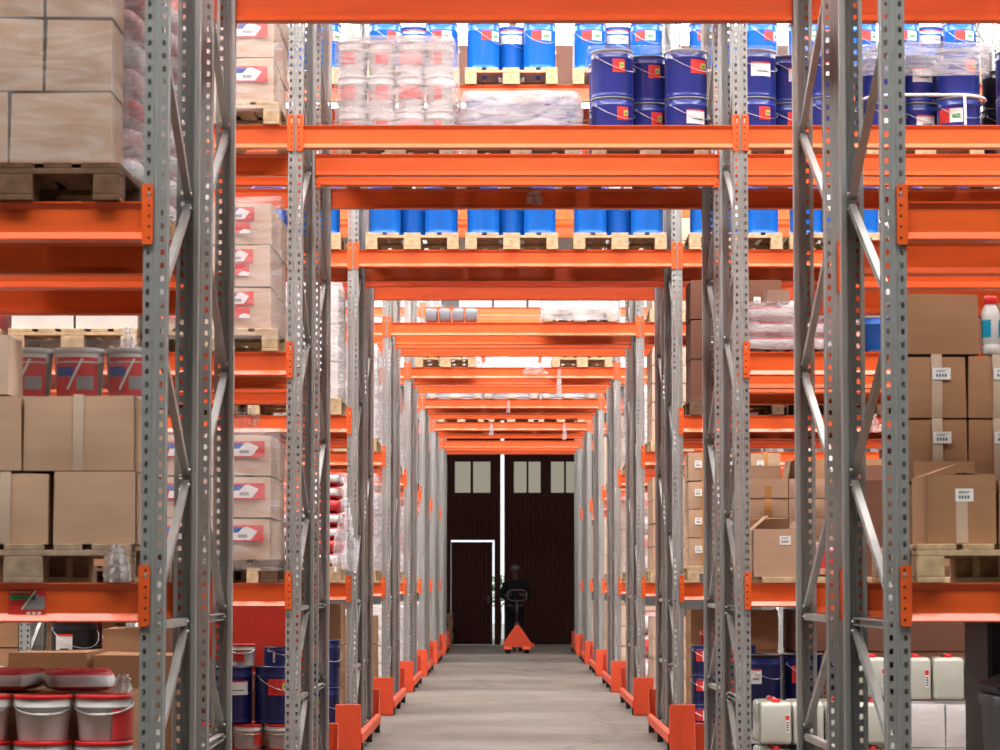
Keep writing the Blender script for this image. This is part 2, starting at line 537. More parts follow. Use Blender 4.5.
# ------------------------------------------------------------------ guards at the aisle ends of the frames
GL0, GL1 = -0.27, BACK + DEEP + 0.27
def guard_meshes(s):
    # s = +1: guard right of the aisle (rail on its -x side)
    out = {}
    def plate(y0, y1):
        mb = MB()
        x0, x1 = (-0.10, 0.115) if s > 0 else (-0.115, 0.10)
        mb.box(x0, x1, y0, y1, 0.012, 0.41, 'orange_guard', 0.003)
        mb.box(-0.003, 0.003, y0 - 0.002 if y0 < 0 else y1, y0 if y0 < 0 else y1 + 0.002, 0.012, 0.405, 'orange_guard')
        xe = x0 if s > 0 else x1
        sg = 1 if y0 < 0 else -1
        ya = y1 if sg > 0 else y0
        # folded edge narrowing upward
        poly = [(ya, 0.012), (ya + sg * 0.11, 0.09), (ya + sg * 0.11, 0.17), (ya + sg * 0.02, 0.40), (ya, 0.40)]
        mb.extrude(poly, min(xe, xe + 0.006 * s), max(xe, xe + 0.006 * s), 'x', 'orange_guard')
        # foot flange bolted to the floor
        mb.box(x0, x1, *((y1, y1 + 0.09) if sg > 0 else (y0 - 0.09, y0)), 0.0, 0.012, 'orange_guard')
        return mb.mesh('end_plate')
    out['a'] = plate(GL0, GL0 + 0.008)
    out['b'] = plate(GL1 - 0.008, GL1)
    xr = -0.112 * s
    mb = MB()
    sec = [(xr, 0.085), (xr + 0.052 * s, 0.085), (xr + 0.052 * s, 0.16), (xr + 0.040 * s, 0.175), (xr + 0.012 * s, 0.175), (xr, 0.16)]
    if s < 0:
        sec = sec[::-1]
    mb.extrude([(p[0] + 0.0, p[1]) for p in sec], GL0 + 0.012, GL1 - 0.012, 'y', 'orange_guard')
    out['r'] = mb.mesh('rail')
    out['f'] = MB().box(min(xr, xr + 0.05 * s), max(xr, xr + 0.05 * s), -0.03, 0.03, 0.0, 0.086, 'black_paint').mesh('foot')
    return out
GM = {s: guard_meshes(s) for s in (-1, 1)}
for k in range(1, 8):
    for s in (-1, 1):
        t = thing('rack_guard', f'scuffed orange steel guard rail on the floor, {SIDE[s]} side of {ORD[k]} rack', 'rack guard', (s * 1.398, ROWY[k], 0), 0, 'orange guards along the aisle floor')
        g = GM[s]
        obj('end_plate', g['a'], t); obj('end_plate', g['b'], t); obj('rail', g['r'], t)
        for yy in (GL0 + 0.16, 1.28, GL1 - 0.16):
            obj('foot', g['f'], t, (0, yy, 0))

# ------------------------------------------------------------------ goods: builders
def pallet_meshes(m):
    def deck():
        mb = MB()
        for i in range(5):
            w = 0.145 if i in (0, 2, 4) else 0.10
            x = -0.4 + 0.0725 + i * (0.655 / 4)
            mb.box(x - w / 2, x + w / 2, -0.6, 0.6, 0.122, 0.144, m, 0.002)
        for y in (-0.5275, 0, 0.5275):
            mb.box(-0.4, 0.4, y - 0.0725, y + 0.0725, 0.1, 0.1218, m, 0.002)
        return mb.mesh('pallet_deck')
    def block():
        return MB().box(-0.05, 0.05, -0.0725, 0.0725, 0.0225, 0.0998, m, 0.003).mesh('block')
    def mid():
        return MB().box(-0.0725, 0.0725, -0.0725, 0.0725, 0.0225, 0.0998, m, 0.003).mesh('block')
    def skid(w):
        return MB().box(-w / 2, w / 2, -0.6, 0.6, 0.001, 0.0222, m, 0.002).mesh('bottom_board')
    return {'deck': deck(), 'block': block(), 'mid': mid(), 's1': skid(0.1), 's2': skid(0.145)}
PM = {m: pallet_meshes(m) for m in ('wood', 'wood_grey', 'wood_dark')}

def pallet(x, y, z, label, group='wooden pallets on the racks', m='wood', dz=0.0):
    """x: centre; y: front edge"""
    p = PM[m]
    t = tag(obj('wooden_pallet', p['deck'], None, (x, y + 0.6, z + 0.001), R.uniform(-0.006, 0.006)), label, 'pallet', group)
    for yy in (-0.5275, 0, 0.5275):
        obj('block', p['block'], t, (-0.35, yy, 0)); obj('block', p['mid'], t, (0, yy, 0)); obj('block', p['block'], t, (0.35, yy, 0))
    obj('bottom_board', p['s1'], t, (-0.35, 0, 0)); obj('bottom_board', p['s2'], t); obj('bottom_board', p['s1'], t, (0.35, 0, 0))
    return t

def carton_mesh(w, d, h, m, seed):
    """closed carton: bulging faces, slumped corners, a meeting line of the flaps on top"""
    r = random.Random(seed)
    mb = MB()
    n = 6
    bul = 0.005 + 0.006 * r.random()
    k = min(1.0, h / 0.25)
    drop = {(sx, sy): r.uniform(0.0, 0.012) * k for sx in (-1, 1) for sy in (-1, 1)}
    push = {(sx, sy): (r.uniform(0, 0.006), r.uniform(0, 0.006)) for sx in (-1, 1) for sy in (-1, 1)}
    def warp(x, y, z):
        a, b, t = x / (w / 2), y / (d / 2), z / h
        dz = dx = dy = 0.0
        for (sx, sy), q in drop.items():
            g = max(0, (1 + sx * a) / 2) * max(0, (1 + sy * b) / 2)
            dz += q * g * t
            dx -= sx * push[(sx, sy)][0] * g * t
            dy -= sy * push[(sx, sy)][1] * g * t
        return (x + dx, y + dy, z - dz)
    def P(face, u, v):
        b = (1 - u * u) * (1 - v * v) * bul
        if face == 'y0': return (u * (w / 2), -d / 2 + 0.006 - b, (v + 1) / 2 * h)
        if face == 'y1': return (-u * (w / 2), d / 2 - 0.006 + b, (v + 1) / 2 * h)
        if face == 'x0': return (-w / 2, -u * (d / 2 - 0.006), (v + 1) / 2 * h)
        if face == 'x1': return (w / 2, u * (d / 2 - 0.006), (v + 1) / 2 * h)
        if face == 'z1': return (u * w / 2, v * (d / 2 - 0.006), h - 0.005 * (1 - u * u) * (1 if abs(v) < 0.9 else 0.6))
        return (u * w / 2, -v * (d / 2 - 0.006), 0)
    for face in ('y0', 'y1', 'x0', 'x1', 'z1', 'z0'):
        vs = []; fs = []
        for j in range(n + 1):
            for i in range(n + 1):
                vs.append(warp(*P(face, -1 + 2 * i / n, -1 + 2 * j / n)))
        for j in range(n):
            for i in range(n):
                fs.append((j * (n + 1) + i, j * (n + 1) + i + 1, (j + 1) * (n + 1) + i + 1, (j + 1) * (n + 1) + i))
        mb.add(vs, fs, m, True)
    pts = [warp(-w / 2 + 0.01 + (w - 0.02) * i / 6, 0, h - 0.004 * (1 - (2 * i / 6 - 1) ** 2) + 0.0008) for i in range(7)]
    for a, b in zip(pts[:-1], pts[1:]):
        mb.quad((a[0], a[1] - 0.002, a[2]), (b[0], b[1] - 0.002, b[2]), (b[0], b[1] + 0.002, b[2]), (a[0], a[1] + 0.002, a[2]), 'kraft_dark')
    return mb.mesh('cardboard_box')

def tape_mesh(w, d, h, m, tw=0.05, low=1.0):
    mb = MB()
    y = -d / 2 - 0.0065
    n = 5
    # down the front face, hugging its bulge, and over the lid
    pts = []
    for i in range(n + 1):
        v = 1 - 2 * i / n * low
        b = (1 - v * v) * 0.0102
        pts.append((-d / 2 + 0.006 - b - 0.0012, (v + 1) / 2 * h))
    prof = [(d / 2 - 0.02, h + 0.0016), (-d / 2 + 0.006, h + 0.0016)] + pts
    for a, b in zip(prof[:-1], prof[1:]):
        mb.quad((-tw / 2, a[0], a[1]), (tw / 2, a[0], a[1]), (tw / 2, b[0], b[1]), (-tw / 2, b[0], b[1]), m)
    return mb.mesh('packing_tape')

def ship_label(w, h, kind):
    """flat sticker in the x-z plane, face toward -y, centre at the origin"""
    mb = MB()
    T = 0.0006
    def rect(x0, x1, z0, z1, m, k=1):
        mb.box(x0, x1, -T * k, -T * (k - 1) if k > 1 else 0, z0, z1, m)
    if kind == 'white':
        rect(-w / 2, w / 2, -h / 2, h / 2, 'paper')
        for i in range(4):
            rect(-w * 0.3 + i * w * 0.16, -w * 0.3 + i * w * 0.16 + w * 0.09, -h * 0.28, -h * 0.02, 'ink', 2)
        rect(-w * 0.32, w * 0.2, h * 0.16, h * 0.2, 'ink', 2)
        rect(-w * 0.32, w * 0.34, h * 0.28, h * 0.31, 'ink', 2)
    elif kind == 'redwhite':
        rect(-w / 2, w / 2, -h / 2, h / 2, 'print_red')
        mb.extrude([(-w * 0.32, -h * 0.4), (w * 0.2, -h * 0.4), (w * 0.36, h * 0.15), (w * 0.12, h * 0.42), (-w * 0.25, h * 0.3)], -2 * T, -T, 'y', 'paper')
        mb.extrude([(-w * 0.46, h * 0.05), (-w * 0.1, h * 0.05), (0.02 * w, h * 0.40), (-w * 0.34, h * 0.40)], -3 * T, -2 * T, 'y', 'print_blue')
        rect(-w * 0.1, w * 0.12, -h * 0.25, -h * 0.05, 'print_grey', 3)
    elif kind == 'red':
        rect(-w / 2, w / 2, -h / 2, h / 2, 'print_red')
        mb.extrude([(w * 0.12, -h * 0.5), (w * 0.5, -h * 0.5), (w * 0.5, -h * 0.2), (w * 0.3, -h * 0.05), (w * 0.12, -h * 0.3)], -2 * T, -T, 'y', 'paper')
    return mb.mesh('shipping_label' if kind == 'white' else 'printed_label')

def carton(x, y, z, w, d, h, label, group, m='kraft', tape=None, stick=None, rz=0.0):
    """x centre, y front face, z base; stick: list of (kind, dx, dz, w, h)"""
    key = ('carton', round(w, 3), round(d, 3), round(h, 3), m, R.randrange(4))
    me = cached(key, lambda: carton_mesh(w, d, h, m, sum(ord(c) for c in str(key))))
    t = tag(obj('cardboard_box', me, None, (x, y + d / 2, z + 0.001), rz), label, 'box', group)
    if tape:
        tk = ('tape', round(w, 3), round(d, 3), round(h, 3), tape)
        obj('packing_tape', cached(tk, lambda: tape_mesh(w, d, h, tape, tw=0.040 if w > 0.3 else 0.042)), t)
    for s in stick or ():
        sk = ('stick', s[0], s[3], s[4])
        obj('shipping_label' if s[0] == 'white' else 'printed_label', cached(sk, lambda: ship_label(s[3], s[4], s[0])), t, (s[1], -d / 2 - 0.0072, s[2]))
    return t

def open_carton(x, y, z, w, d, h, label, group, m='kraft', flaps=(), stick=None, tape=None, rz=0.0, dark='card_inside'):
    """open-topped carton; flaps: list of (side, angle) with angle 0 = flat out, 90 = straight up"""
    mb = MB(); t_ = 0.005
    mb.box(-w / 2, w / 2, -d / 2, -d / 2 + t_, 0, h, m)
    mb.box(-w / 2, w / 2, d / 2 - t_, d / 2, 0, h, m)
    mb.box(-w / 2, -w / 2 + t_, -d / 2 + t_, d / 2 - t_, 0, h, m)
    mb.box(w / 2 - t_, w / 2, -d / 2 + t_, d / 2 - t_, 0, h, m)
    mb.box(-w / 2 + t_, w / 2 - t_, -d / 2 + t_, d / 2 - t_, 0, t_, dark)
    o = tag(obj('open_cardboard_box', mb.mesh('open_cardboard_box'), None, (x, y + d / 2, z + 0.001), rz), label, 'box', group)
    for sd, ang, ln in flaps:
        a = math.radians(ang)
        f = MB()
        if sd in ('l', 'r'):
            sg = -1 if sd == 'l' else 1
            x0 = sg * w / 2
            p = [(x0, 0), (x0 + sg * ln * math.cos(a), ln * math.sin(a))]
            nx, nz = -math.sin(a) * sg * 0.004, math.cos(a) * 0.004
            poly = [(p[0][0], h + p[0][1]), (p[1][0], h + p[1][1]), (p[1][0] + nx, h + p[1][1] + nz), (p[0][0] + nx, h + p[0][1] + nz)]
            f.extrude(poly, -d / 2 + 0.01, d / 2 - 0.01, 'y', m)
        else:
            sg = -1 if sd == 'f' else 1
            y0 = sg * d / 2
            p = [(y0, 0), (y0 + sg * ln * math.cos(a), ln * math.sin(a))]
            ny, nz = -math.sin(a) * sg * 0.004, math.cos(a) * 0.004
            poly = [(p[0][0], h + p[0][1]), (p[1][0], h + p[1][1]), (p[1][0] + ny, h + p[1][1] + nz), (p[0][0] + ny, h + p[0][1] + nz)]
            f.extrude(poly, -w / 2 + 0.01, w / 2 - 0.01, 'x', m)
        obj('flap', f.mesh('flap'), o)
    if tape:
        f = MB().box(-0.022, 0.022, -d / 2 - 0.0008, -d / 2 - 0.0001, 0.004, h * 0.62, tape)
        obj('packing_tape', f.mesh('packing_tape'), o)
    for s in stick or ():
        obj('shipping_label', ship_label(s[3], s[4], s[0]), o, (s[1], -d / 2 - 0.0008, s[2]))
    return o

def curved_label(r, z0, z1, a0, a1, kind):
    """sticker wrapped on a cylinder; the angle 0 faces the camera side (-y), positive to +x"""
    mb = MB()
    def patch(b0, b1, y0, y1, m, e):
        n = max(2, int(abs(b1 - b0) / 0.15))
        vs = []; fs = []
        for i in range(n + 1):
            a = -PI / 2 + b0 + (b1 - b0) * i / n
            for zz in (y0, y1):
                vs.append(((r + e) * math.cos(a), (r + e) * math.sin(a), zz))
        for i in range(n):
            fs.append((2 * i, 2 * i + 2, 2 * i + 3, 2 * i + 1))
        mb.add(vs, fs, m, True)
    H = z1 - z0; A = a1 - a0
    if kind == 'red':
        patch(a0, a1, z0, z1, 'print_red', 0.001)
        patch(a0 + A * 0.55, a0 + A * 0.95, z0 + H * 0.35, z0 + H * 0.75, 'print_yellow', 0.002)
        patch(a0 + A * 0.62, a0 + A * 0.88, z0 + H * 0.45, z0 + H * 0.62, 'print_green', 0.003)
    elif kind == 'white':
        patch(a0, a1, z0, z1, 'paper', 0.001)
        patch(a0, a1, z1 - H * 0.1, z1, 'print_red', 0.002)
        patch(a0 + A * 0.3, a0 + A * 0.8, z0 + H * 0.3, z0 + H * 0.36, 'ink', 0.002)
    elif kind == 'redwhite':
        patch(a0, a0 + A * 0.5, z0, z1, 'print_red', 0.001)
        patch(a0 + A * 0.5, a1, z0, z1, 'paper', 0.001)
        patch(a0 + A * 0.6, a0 + A * 0.9, z0 + H * 0.3, z0 + H * 0.6, 'print_green', 0.002)
    elif kind == 'stripe':
        patch(a0, a1, z0, z1, 'print_red', 0.0008)
        patch(a0, a1, z1 - H * 0.14, z1 - H * 0.03, 'paper', 0.0016)
        patch(a0, a1, z0 + H * 0.02, z0 + H * 0.12, 'paper', 0.0016)
        patch(a0 + A * 0.05, a0 + A * 0.45, z0 + H * 0.5, z0 + H * 0.68, 'print_blue', 0.0016)
        patch(a0 + A * 0.52, a0 + A * 0.88, z0 + H * 0.25, z0 + H * 0.5, 'print_grey', 0.0016)
        n = 8
        vs = []
        for i in range(n + 1):
            q = i / n
            for off in (0.0, 0.055):
                a = -PI / 2 + a0 + A * (0.30 + 0.30 * q + off)
                vs.append(((r + 0.0026) * math.cos(a), (r + 0.0026) * math.sin(a), z0 + H * (0.25 + 0.58 * q)))
        mb.add(vs, [(2 * i, 2 * i + 1, 2 * i + 3, 2 * i + 2) for i in range(n)], 'paper', True)
    elif kind == 'big':
        patch(a0, a1, z0, z1, 'print_red', 0.001)
    return mb.mesh('label')

def drum_mesh(r, h, m):
    mb = MB()
    pr = [(r * 0.95, 0.0), (r * 0.97, 0.004), (r * 0.97, 0.012), (r * 0.955, 0.018), (r * 0.955, h * 0.10), (r * 0.97, h * 0.115), (r * 0.97, h * 0.80), (r * 0.99, h * 0.815), (r * 0.99, h * 0.835), (r * 0.97, h * 0.85), (r * 0.97, h * 0.945)]
    mb.lathe(pr, 28, m, cap0=True)
    return mb.mesh('drum_body')
def drum_lid(r, h, m):
    mb = MB()
    mb.lathe([(r * 0.975, h * 0.945), (r * 1.0, h * 0.95), (r * 1.0, h * 0.985), (r * 0.98, h), (r * 0.93, h), (r * 0.92, h - 0.008), (0.001, h - 0.006)], 28, m)
    return mb.mesh('lid')
def wire_handle(r, h, zh, drop, ang=0.0, rad=0.0022, grip=False):
    """bail pivoting on two ears, hanging against the front"""
    mb = MB()
    pts = []
    n = 14
    for i in range(n + 1):
        a = -PI + PI * i / n      # from -x round the front (-y) to +x
        q = math.sin(PI * i / n)
        rr = r + 0.0035 + 0.004 * q
        pts.append((rr * math.cos(a), rr * math.sin(a), zh - drop * q))
    mb.tube(pts, rad, 5, 'wire')
    for s in (-1, 1):
        mb.tube([(s * (r * 0.96), 0, zh), (s * (r + 0.004), 0, zh)], 0.011, 8, 'wire', smooth=False)
    return mb.mesh('wire_handle')

def pail_grip(r, h):
    pts = []
    for i in (6, 7, 8):
        a = -PI + PI * i / 14; q = math.sin(PI * i / 14)
        rr = r + 0.0035 + 0.004 * q
        pts.append((rr * math.cos(a), rr * math.sin(a), h * 0.80 - h * 0.22 * q))
    return MB().tube(pts, 0.0055, 8, 'white_plastic').mesh('grip')

def drum(x, y, z, label, group, m='navy_paint', lid='lid_metal', r=0.152, h=0.328, stick=None, handle=True, rz=0.0, name='steel_drum', cat='drum', drop=None):
    key = ('drum', m, r, h)
    t = tag(obj(name, cached(key, lambda: drum_mesh(r, h, m)), None, (x, y, z + 0.001), rz), label, cat, group)
    obj('lid', cached(('lid', lid, r, h), lambda: drum_lid(r, h, lid)), t)
    if handle:
        dp = drop if drop is not None else h * 0.30
        obj('wire_handle', cached(('wh', r, h, dp), lambda: wire_handle(r, h, h * 0.83, dp)), t, (0, 0, 0), R.uniform(0.5, 1.0) if drop is None else 0.7)
    if stick:
        sk = ('cl', r, h, stick)
        obj('label', cached(sk, lambda: curved_label(r * 0.97, h * stick[1], h * stick[2], stick[3], stick[4], stick[0])), t)
    return t

def pail(x, y, z, label, group, r=0.108, h=0.172, body='white_plastic', lid='red_plastic', stick=None, handle=True, rz=0.0):
    """tapered plastic pail with an overhanging lid"""
    def bm_():
        mb = MB()
        mb.lathe([(r * 0.84, 0), (r * 0.86, 0.004), (r * 0.955, h * 0.72), (r * 0.985, h * 0.73), (r * 0.985, h * 0.75), (r * 0.965, h * 0.76), (r * 0.975, h * 0.91)], 28, body, cap0=True)
        return mb.mesh('pail')
    def ld():
        mb = MB()
        mb.lathe([(r * 0.98, h * 0.90), (r * 1.01, h * 0.905), (r * 1.01, h * 0.985), (r * 0.99, h), (r * 0.90, h), (r * 0.89, h - 0.004), (0.001, h - 0.003)], 28, lid)
        return mb.mesh('lid')
    t = tag(obj('plastic_bucket', cached(('pb', r, h, body), bm_), None, (x, y, z + 0.001), rz), label, 'bucket', group)
    obj('lid', cached(('pl', r, h, lid), ld), t)
    if handle:
        hd = obj('handle', cached(('ph', r, h), lambda: wire_handle(r * 0.975, h, h * 0.80, h * 0.22, rad=0.0032)), t, (0, 0, 0), R.uniform(-0.2, 0.5))
        obj('grip', cached(('pg', r, h), lambda: pail_grip(r * 0.975, h)), hd)
    if stick:
        obj('label', cached(('ps', r, h, stick), lambda: curved_label(r * 0.965, h * stick[1], h * stick[2], stick[3], stick[4], stick[0])), t)
    return t

def jerrycan(x, y, z, label, group, w=0.205, d=0.27, h=0.285, stick=True, rz=0.0):
    def body():
        mb = MB()
        n = 24
        def ring(zz, k):
            out = []
            for i in range(n):
                a = 2 * PI * i / n
                c, s = math.cos(a), math.sin(a)
                e = 0.28
                out.append((w / 2 * k * math.copysign(abs(c) ** e, c), d / 2 * k * math.copysign(abs(s) ** e, s), zz))
            return out
        zs = [(0, 0.90), (0.008, 0.985), (0.02, 1.0), (h * 0.45, 1.0), (h * 0.80, 1.0), (h * 0.86, 0.97), (h * 0.895, 0.86), (h * 0.90, 0.70)]
        vs = []
        for zz, k in zs:
            vs += ring(zz, k)
        fs = [(j * n + i, j * n + (i + 1) % n, (j + 1) * n + (i + 1) % n, (j + 1) * n + i) for j in range(len(zs) - 1) for i in range(n)]
        fs += [tuple(reversed(range(n))), tuple(range((len(zs) - 1) * n, len(zs) * n))]
        mb.add(vs, fs, 'can_plastic', True)
        # moulded grip along the top
        mb.tube([(0, 0.08, h * 0.88), (0, 0.07, h * 0.935), (0, 0.02, h * 0.945), (0, -0.025, h * 0.935), (0, -0.04, h * 0.89)], 0.013, 8, 'can_plastic')
        return mb.mesh('jerrycan')
    def cap():
        mb = MB()
        mb.lathe([(0.026, 0), (0.026, 0.022), (0.022, 0.026), (0.001, 0.026)], 14, 'red_plastic', 0, -d * 0.33, h * 0.885)
        return mb.mesh('cap')
    def st():
        mb = MB()
        mb.box(-0.012, 0.012, -d / 2 - 0.0012, -d / 2 - 0.0004, -0.055, 0.055, 'paper')
        mb.box(-0.011, 0.011, -d / 2 - 0.0018, -d / 2 - 0.0012, 0.02, 0.05, 'print_red')
        for i in range(4):
            mb.box(-0.008, 0.008, -d / 2 - 0.0018, -d / 2 - 0.0012, -0.045 + i * 0.015, -0.037 + i * 0.015, 'ink')
        return mb.mesh('label')
    t = tag(obj('jerrycan', cached(('jc', w, d, h), body), None, (x, y + d / 2, z + 0.001), rz), label, 'jerrycan', group)
    obj('cap', cached(('jcap', d, h), cap), t)
    if stick:
        obj('label', cached(('jst', d), st), t, (w * 0.34, 0, h * 0.45))
    return t

def sack(x, y, z, w, d, h, label, group, m='red_sack', band='paper', rz=0.0, seed=0, lump=1.0):
    mb = MB()
    nu, nv = 20, 10
    vs = []
    for j in range(nv + 1):
        ph = -PI / 2 + PI * j / nv
        for i in range(nu):
            th = 2 * PI * i / nu
            e1, e2 = 0.32, 0.30
            cp = math.copysign(abs(math.cos(ph)) ** e1, 1)
            cx = math.copysign(abs(math.cos(th)) ** e2, math.cos(th)); sx = math.copysign(abs(math.sin(th)) ** e2, math.sin(th))
            nz = noise.noise(Vector((cx * 2.1 * lump ** 0.5 + seed, sx * 2.3 * lump ** 0.5, ph * 1.3))) * 0.06 * lump
            zz = math.copysign(abs(math.sin(ph)) ** 0.55, math.sin(ph))
            zq = h / 2 + h / 2 * zz
            vs.append((w / 2 * cp * cx * (0.94 + nz), d / 2 * cp * sx * (0.94 + nz), min(h, max(0, zq * (1 + nz * 0.6)))))
    fs = [(j * nu + i, j * nu + (i + 1) % nu, (j + 1) * nu + (i + 1) % nu, (j + 1) * nu + i) for j in range(nv) for i in range(nu)]
    k1 = mb.mi(m); k2 = mb.mi(band)
    b = len(mb.v); mb.v.extend(vs)
    for q, f in enumerate(fs):
        mb.f.append(f); mb.s.append(True)
        mb.m.append(k2 if (q // nu) in (4, 5) else k1)
    return tag(obj('sack', mb.mesh('sack'), None, (x, y + d / 2, z + 0.001), rz), label, 'sack', group)

def wrap(x0, x1, y0, y1, z0, z1, label, group=None, m='film_clear', seed=0, amp=0.010, flare=0.0, round_=0.03, sag=0.0, top=True):
    """stretch film pulled round a load: a rounded skin with folds, open below"""
    mb = MB()
    nx = max(6, int((x1 - x0) / 0.05)); ny = max(5, int((y1 - y0) / 0.09)); nz = max(6, int((z1 - z0) / 0.05))
    per = []
    rr = round_
    def rp(a, b, n):
        return [(a[0] + (b[0] - a[0]) * i / n, a[1] + (b[1] - a[1]) * i / n) for i in range(n)]
    c = [(x0, y0), (x1, y0), (x1, y1), (x0, y1)]
    per = rp((x0 + rr, y0), (x1 - rr, y0), nx) + rp((x1 - rr, y0), (x1, y0 + rr), 2) + rp((x1, y0 + rr), (x1, y1 - rr), ny) + rp((x1, y1 - rr), (x1 - rr, y1), 2) + rp((x1 - rr, y1), (x0 + rr, y1), nx) + rp((x0 + rr, y1), (x0, y1 - rr), 2) + rp((x0, y1 - rr), (x0, y0 + rr), ny) + rp((x0, y0 + rr), (x0 + rr, y0), 2)
    n = len(per); cx, cy = (x0 + x1) / 2, (y0 + y1) / 2
    vs = []
    for j in range(nz + 1):
        t = j / nz
        z = z0 + (z1 - z0) * t
        for (px, py) in per:
            d = Vector((px - cx, py - cy, 0)); L = d.length; d /= L
            e = amp * 1.5 * max(0.0, 0.45 + noise.noise(Vector((px * 7 + seed, py * 7, z * 9)))) + flare * (1 - t) ** 2
            if t > 0.93:
                e -= 0.6 * round_ * (t - 0.93) / 0.07
            vs.append((px + d.x * e, py + d.y * e, z - (sag * (0.5 + noise.noise(Vector((px * 4, py * 4, seed)))) if j == nz else 0)))
    fs = [(j * n + i, j * n + (i + 1) % n, (j + 1) * n + (i + 1) % n, (j + 1) * n + i) for j in range(nz) for i in range(n)]
    if top:
        o = nz * n
        k = len(vs)
        for i in range(n):
            px, py, pz = vs[o + i]
            vs.append((cx + (px - cx) * 0.72, cy + (py - cy) * 0.72, z1 + 0.004 * noise.noise(Vector((px * 9, py * 9, seed)))))
        for i in range(n):
            fs.append((o + i, o + (i + 1) % n, k + (i + 1) % n, k + i))
        fs.append(tuple(range(k, k + n)))
    ox, oy, oz = cx, cy, z0
    mb.add([(a - ox, b - oy, c_ - oz) for a, b, c_ in vs], fs, m, True)
    return tag(obj('stretch_film', mb.mesh('stretch_film'), None, (ox, oy, oz)), label, 'plastic film', group)

def rag(x, y, z, w, h, label, m='film_milky', seed=0, group='loose scraps of plastic film', d=0.05, taper=0.55, hang=False):
    """crumpled scrap of film: a folded sheet, narrow at the top and spreading below"""
    mb = MB(); nu, nv = 22, 16
    vs = []
    for j in range(nv + 1):
        v = j / nv
        for i in range(nu + 1):
            u = i / nu
            k = taper + (1 - taper) * min(1, v * 1.3)
            n1 = noise.noise(Vector((u * 4.0 + seed * 3.1, v * 3.0, 0.3)))
            n2 = noise.noise(Vector((u * 9.0 + seed, v * 7.0, 4.0)))
            fold = math.sin(u * 17 + seed + 2 * n1) * (0.25 + 0.75 * v)
            xx = (u - 0.5) * w * k + 0.16 * w * n1 + 0.06 * w * n2
            yy = 0.5 * d * fold + 0.35 * d * n2
            zz = h * (1 - v) + (0.10 * h * n2 + 0.10 * h * n1) * (0.3 + v)
            vs.append((xx, yy, max(zz, 0.0)))
    W_ = nu + 1
    fs = [(j * W_ + i, (j + 1) * W_ + i, (j + 1) * W_ + i + 1, j * W_ + i + 1) for j in range(nv) for i in range(nu)]
    mb.add(vs, fs, m, True)
    nm = 'hanging_film' if hang else 'film_scrap'
    return tag(obj(nm, mb.mesh(nm), None, (x, y, z)), label, 'plastic film', group)

# ------------------------------------------------------------------ goods on the racks
def ry(k, dy=0.0):
    return ROWY[k] + dy
L1, L2, L3, L4 = (LEVEL[i] for i in (1, 2, 3, 4))
PH = 0.145
SL = {-1: 'left', 0: 'middle', 1: 'right'}

# ---- third rack: blue buckets on pallets, third and top shelf
def bucket_load(px, py, lv, pname, gname, full=True):
    pallet(px, py, LEVEL[lv], f'pale wooden pallet carrying blue buckets, {pname}, {LVN[lv]}, third rack')
    spots = [(-0.245, 0.17, 'front left'), (0.245, 0.17, 'front right'), (0.0, 0.36, 'front centre')]
    if full:
        spots += [(-0.245, 0.56, 'back left'), (0.245, 0.56, 'back right')]
    for i, (dx, dy, sp) in enumerate(spots):
        st = ('redwhite', 0.60, 0.80, -0.35, 0.95)
        if sp == 'front centre':
            st = ('white', 0.62, 0.93, -0.75, 0.75)
        drum(px + dx, py + dy, LEVEL[lv] + PH, f'bright blue bucket, {sp} of {pname} pallet, {LVN[lv]}, third rack', 'bright blue buckets on the third rack', 'blue_paint', 'blue_paint', 0.144, 0.412, st, True, R.uniform(-0.5, 0.7) if i < 2 else 0, 'steel_bucket', 'bucket')
for lv in (3, 4):
    for q, px in ((-1, -0.885), (0, -0.03), (1, 0.90)):
        bucket_load(px, ry(2, -0.04), lv, f'{SL[q]} over-aisle', '', True)
    for s in (-1, 1):
        for i, nm in enumerate(('aisle-side', 'mid-bay', 'outer')):
            if s == -1 and (i > 0):
                continue
            bucket_load(s * (1.90 + 0.865 * i), ry(2, -0.04), lv, f'{SIDE[s]} bay {nm}', '', False)

# ---- second rack, third shelf, over the aisle (rear half)
yB = ry(1, BACK)
z3 = L3 + PH
def drum_load(px, py, z, tiers, where, sticks, black=()):
    spots = [(-0.255, 0.165, 'front left'), (0.255, 0.165, 'front right'), (0.0, 0.375, 'front centre'), (-0.255, 0.60, 'back left'), (0.255, 0.60, 'back right')]
    n = 0
    for tr in range(tiers):
        for dx, dy, sp in spots:
            st = sticks[n % len(sticks)]; n += 1
            drum(px + dx, py + dy, z + tr * 0.33, f'navy blue drum, {("lower", "upper")[tr]} tier {sp}, {where}, third shelf, second rack', 'navy drums stacked on the second rack', 'navy_paint', 'lid_metal', 0.151, 0.328, st, True, R.uniform(-0.25, 0.25))
RED = ('red', 0.50, 0.78, 0.15, 0.75)
RED2 = ('red', 0.48, 0.78, 0.0, 0.95)
WHT = ('white', 0.42, 0.72, -0.1, 0.9)
pallet(0.915, yB - 0.04, L3, 'wooden pallet under two tiers of navy drums over the aisle, second rack', m='wood_grey')
drum_load(0.915, yB - 0.03, z3, 2, 'right load over aisle', [RED, WHT, RED, RED2, WHT, RED, RED2, RED])
wrap(0.915 - 0.425, 0.915 + 0.425, yB - 0.045, yB + 0.80, z3 + 0.615, z3 + 0.676, 'clear film band round the tops of the navy drums over the aisle', 'stretch film on loads', 'film_clear', 3, 0.006, top=False)
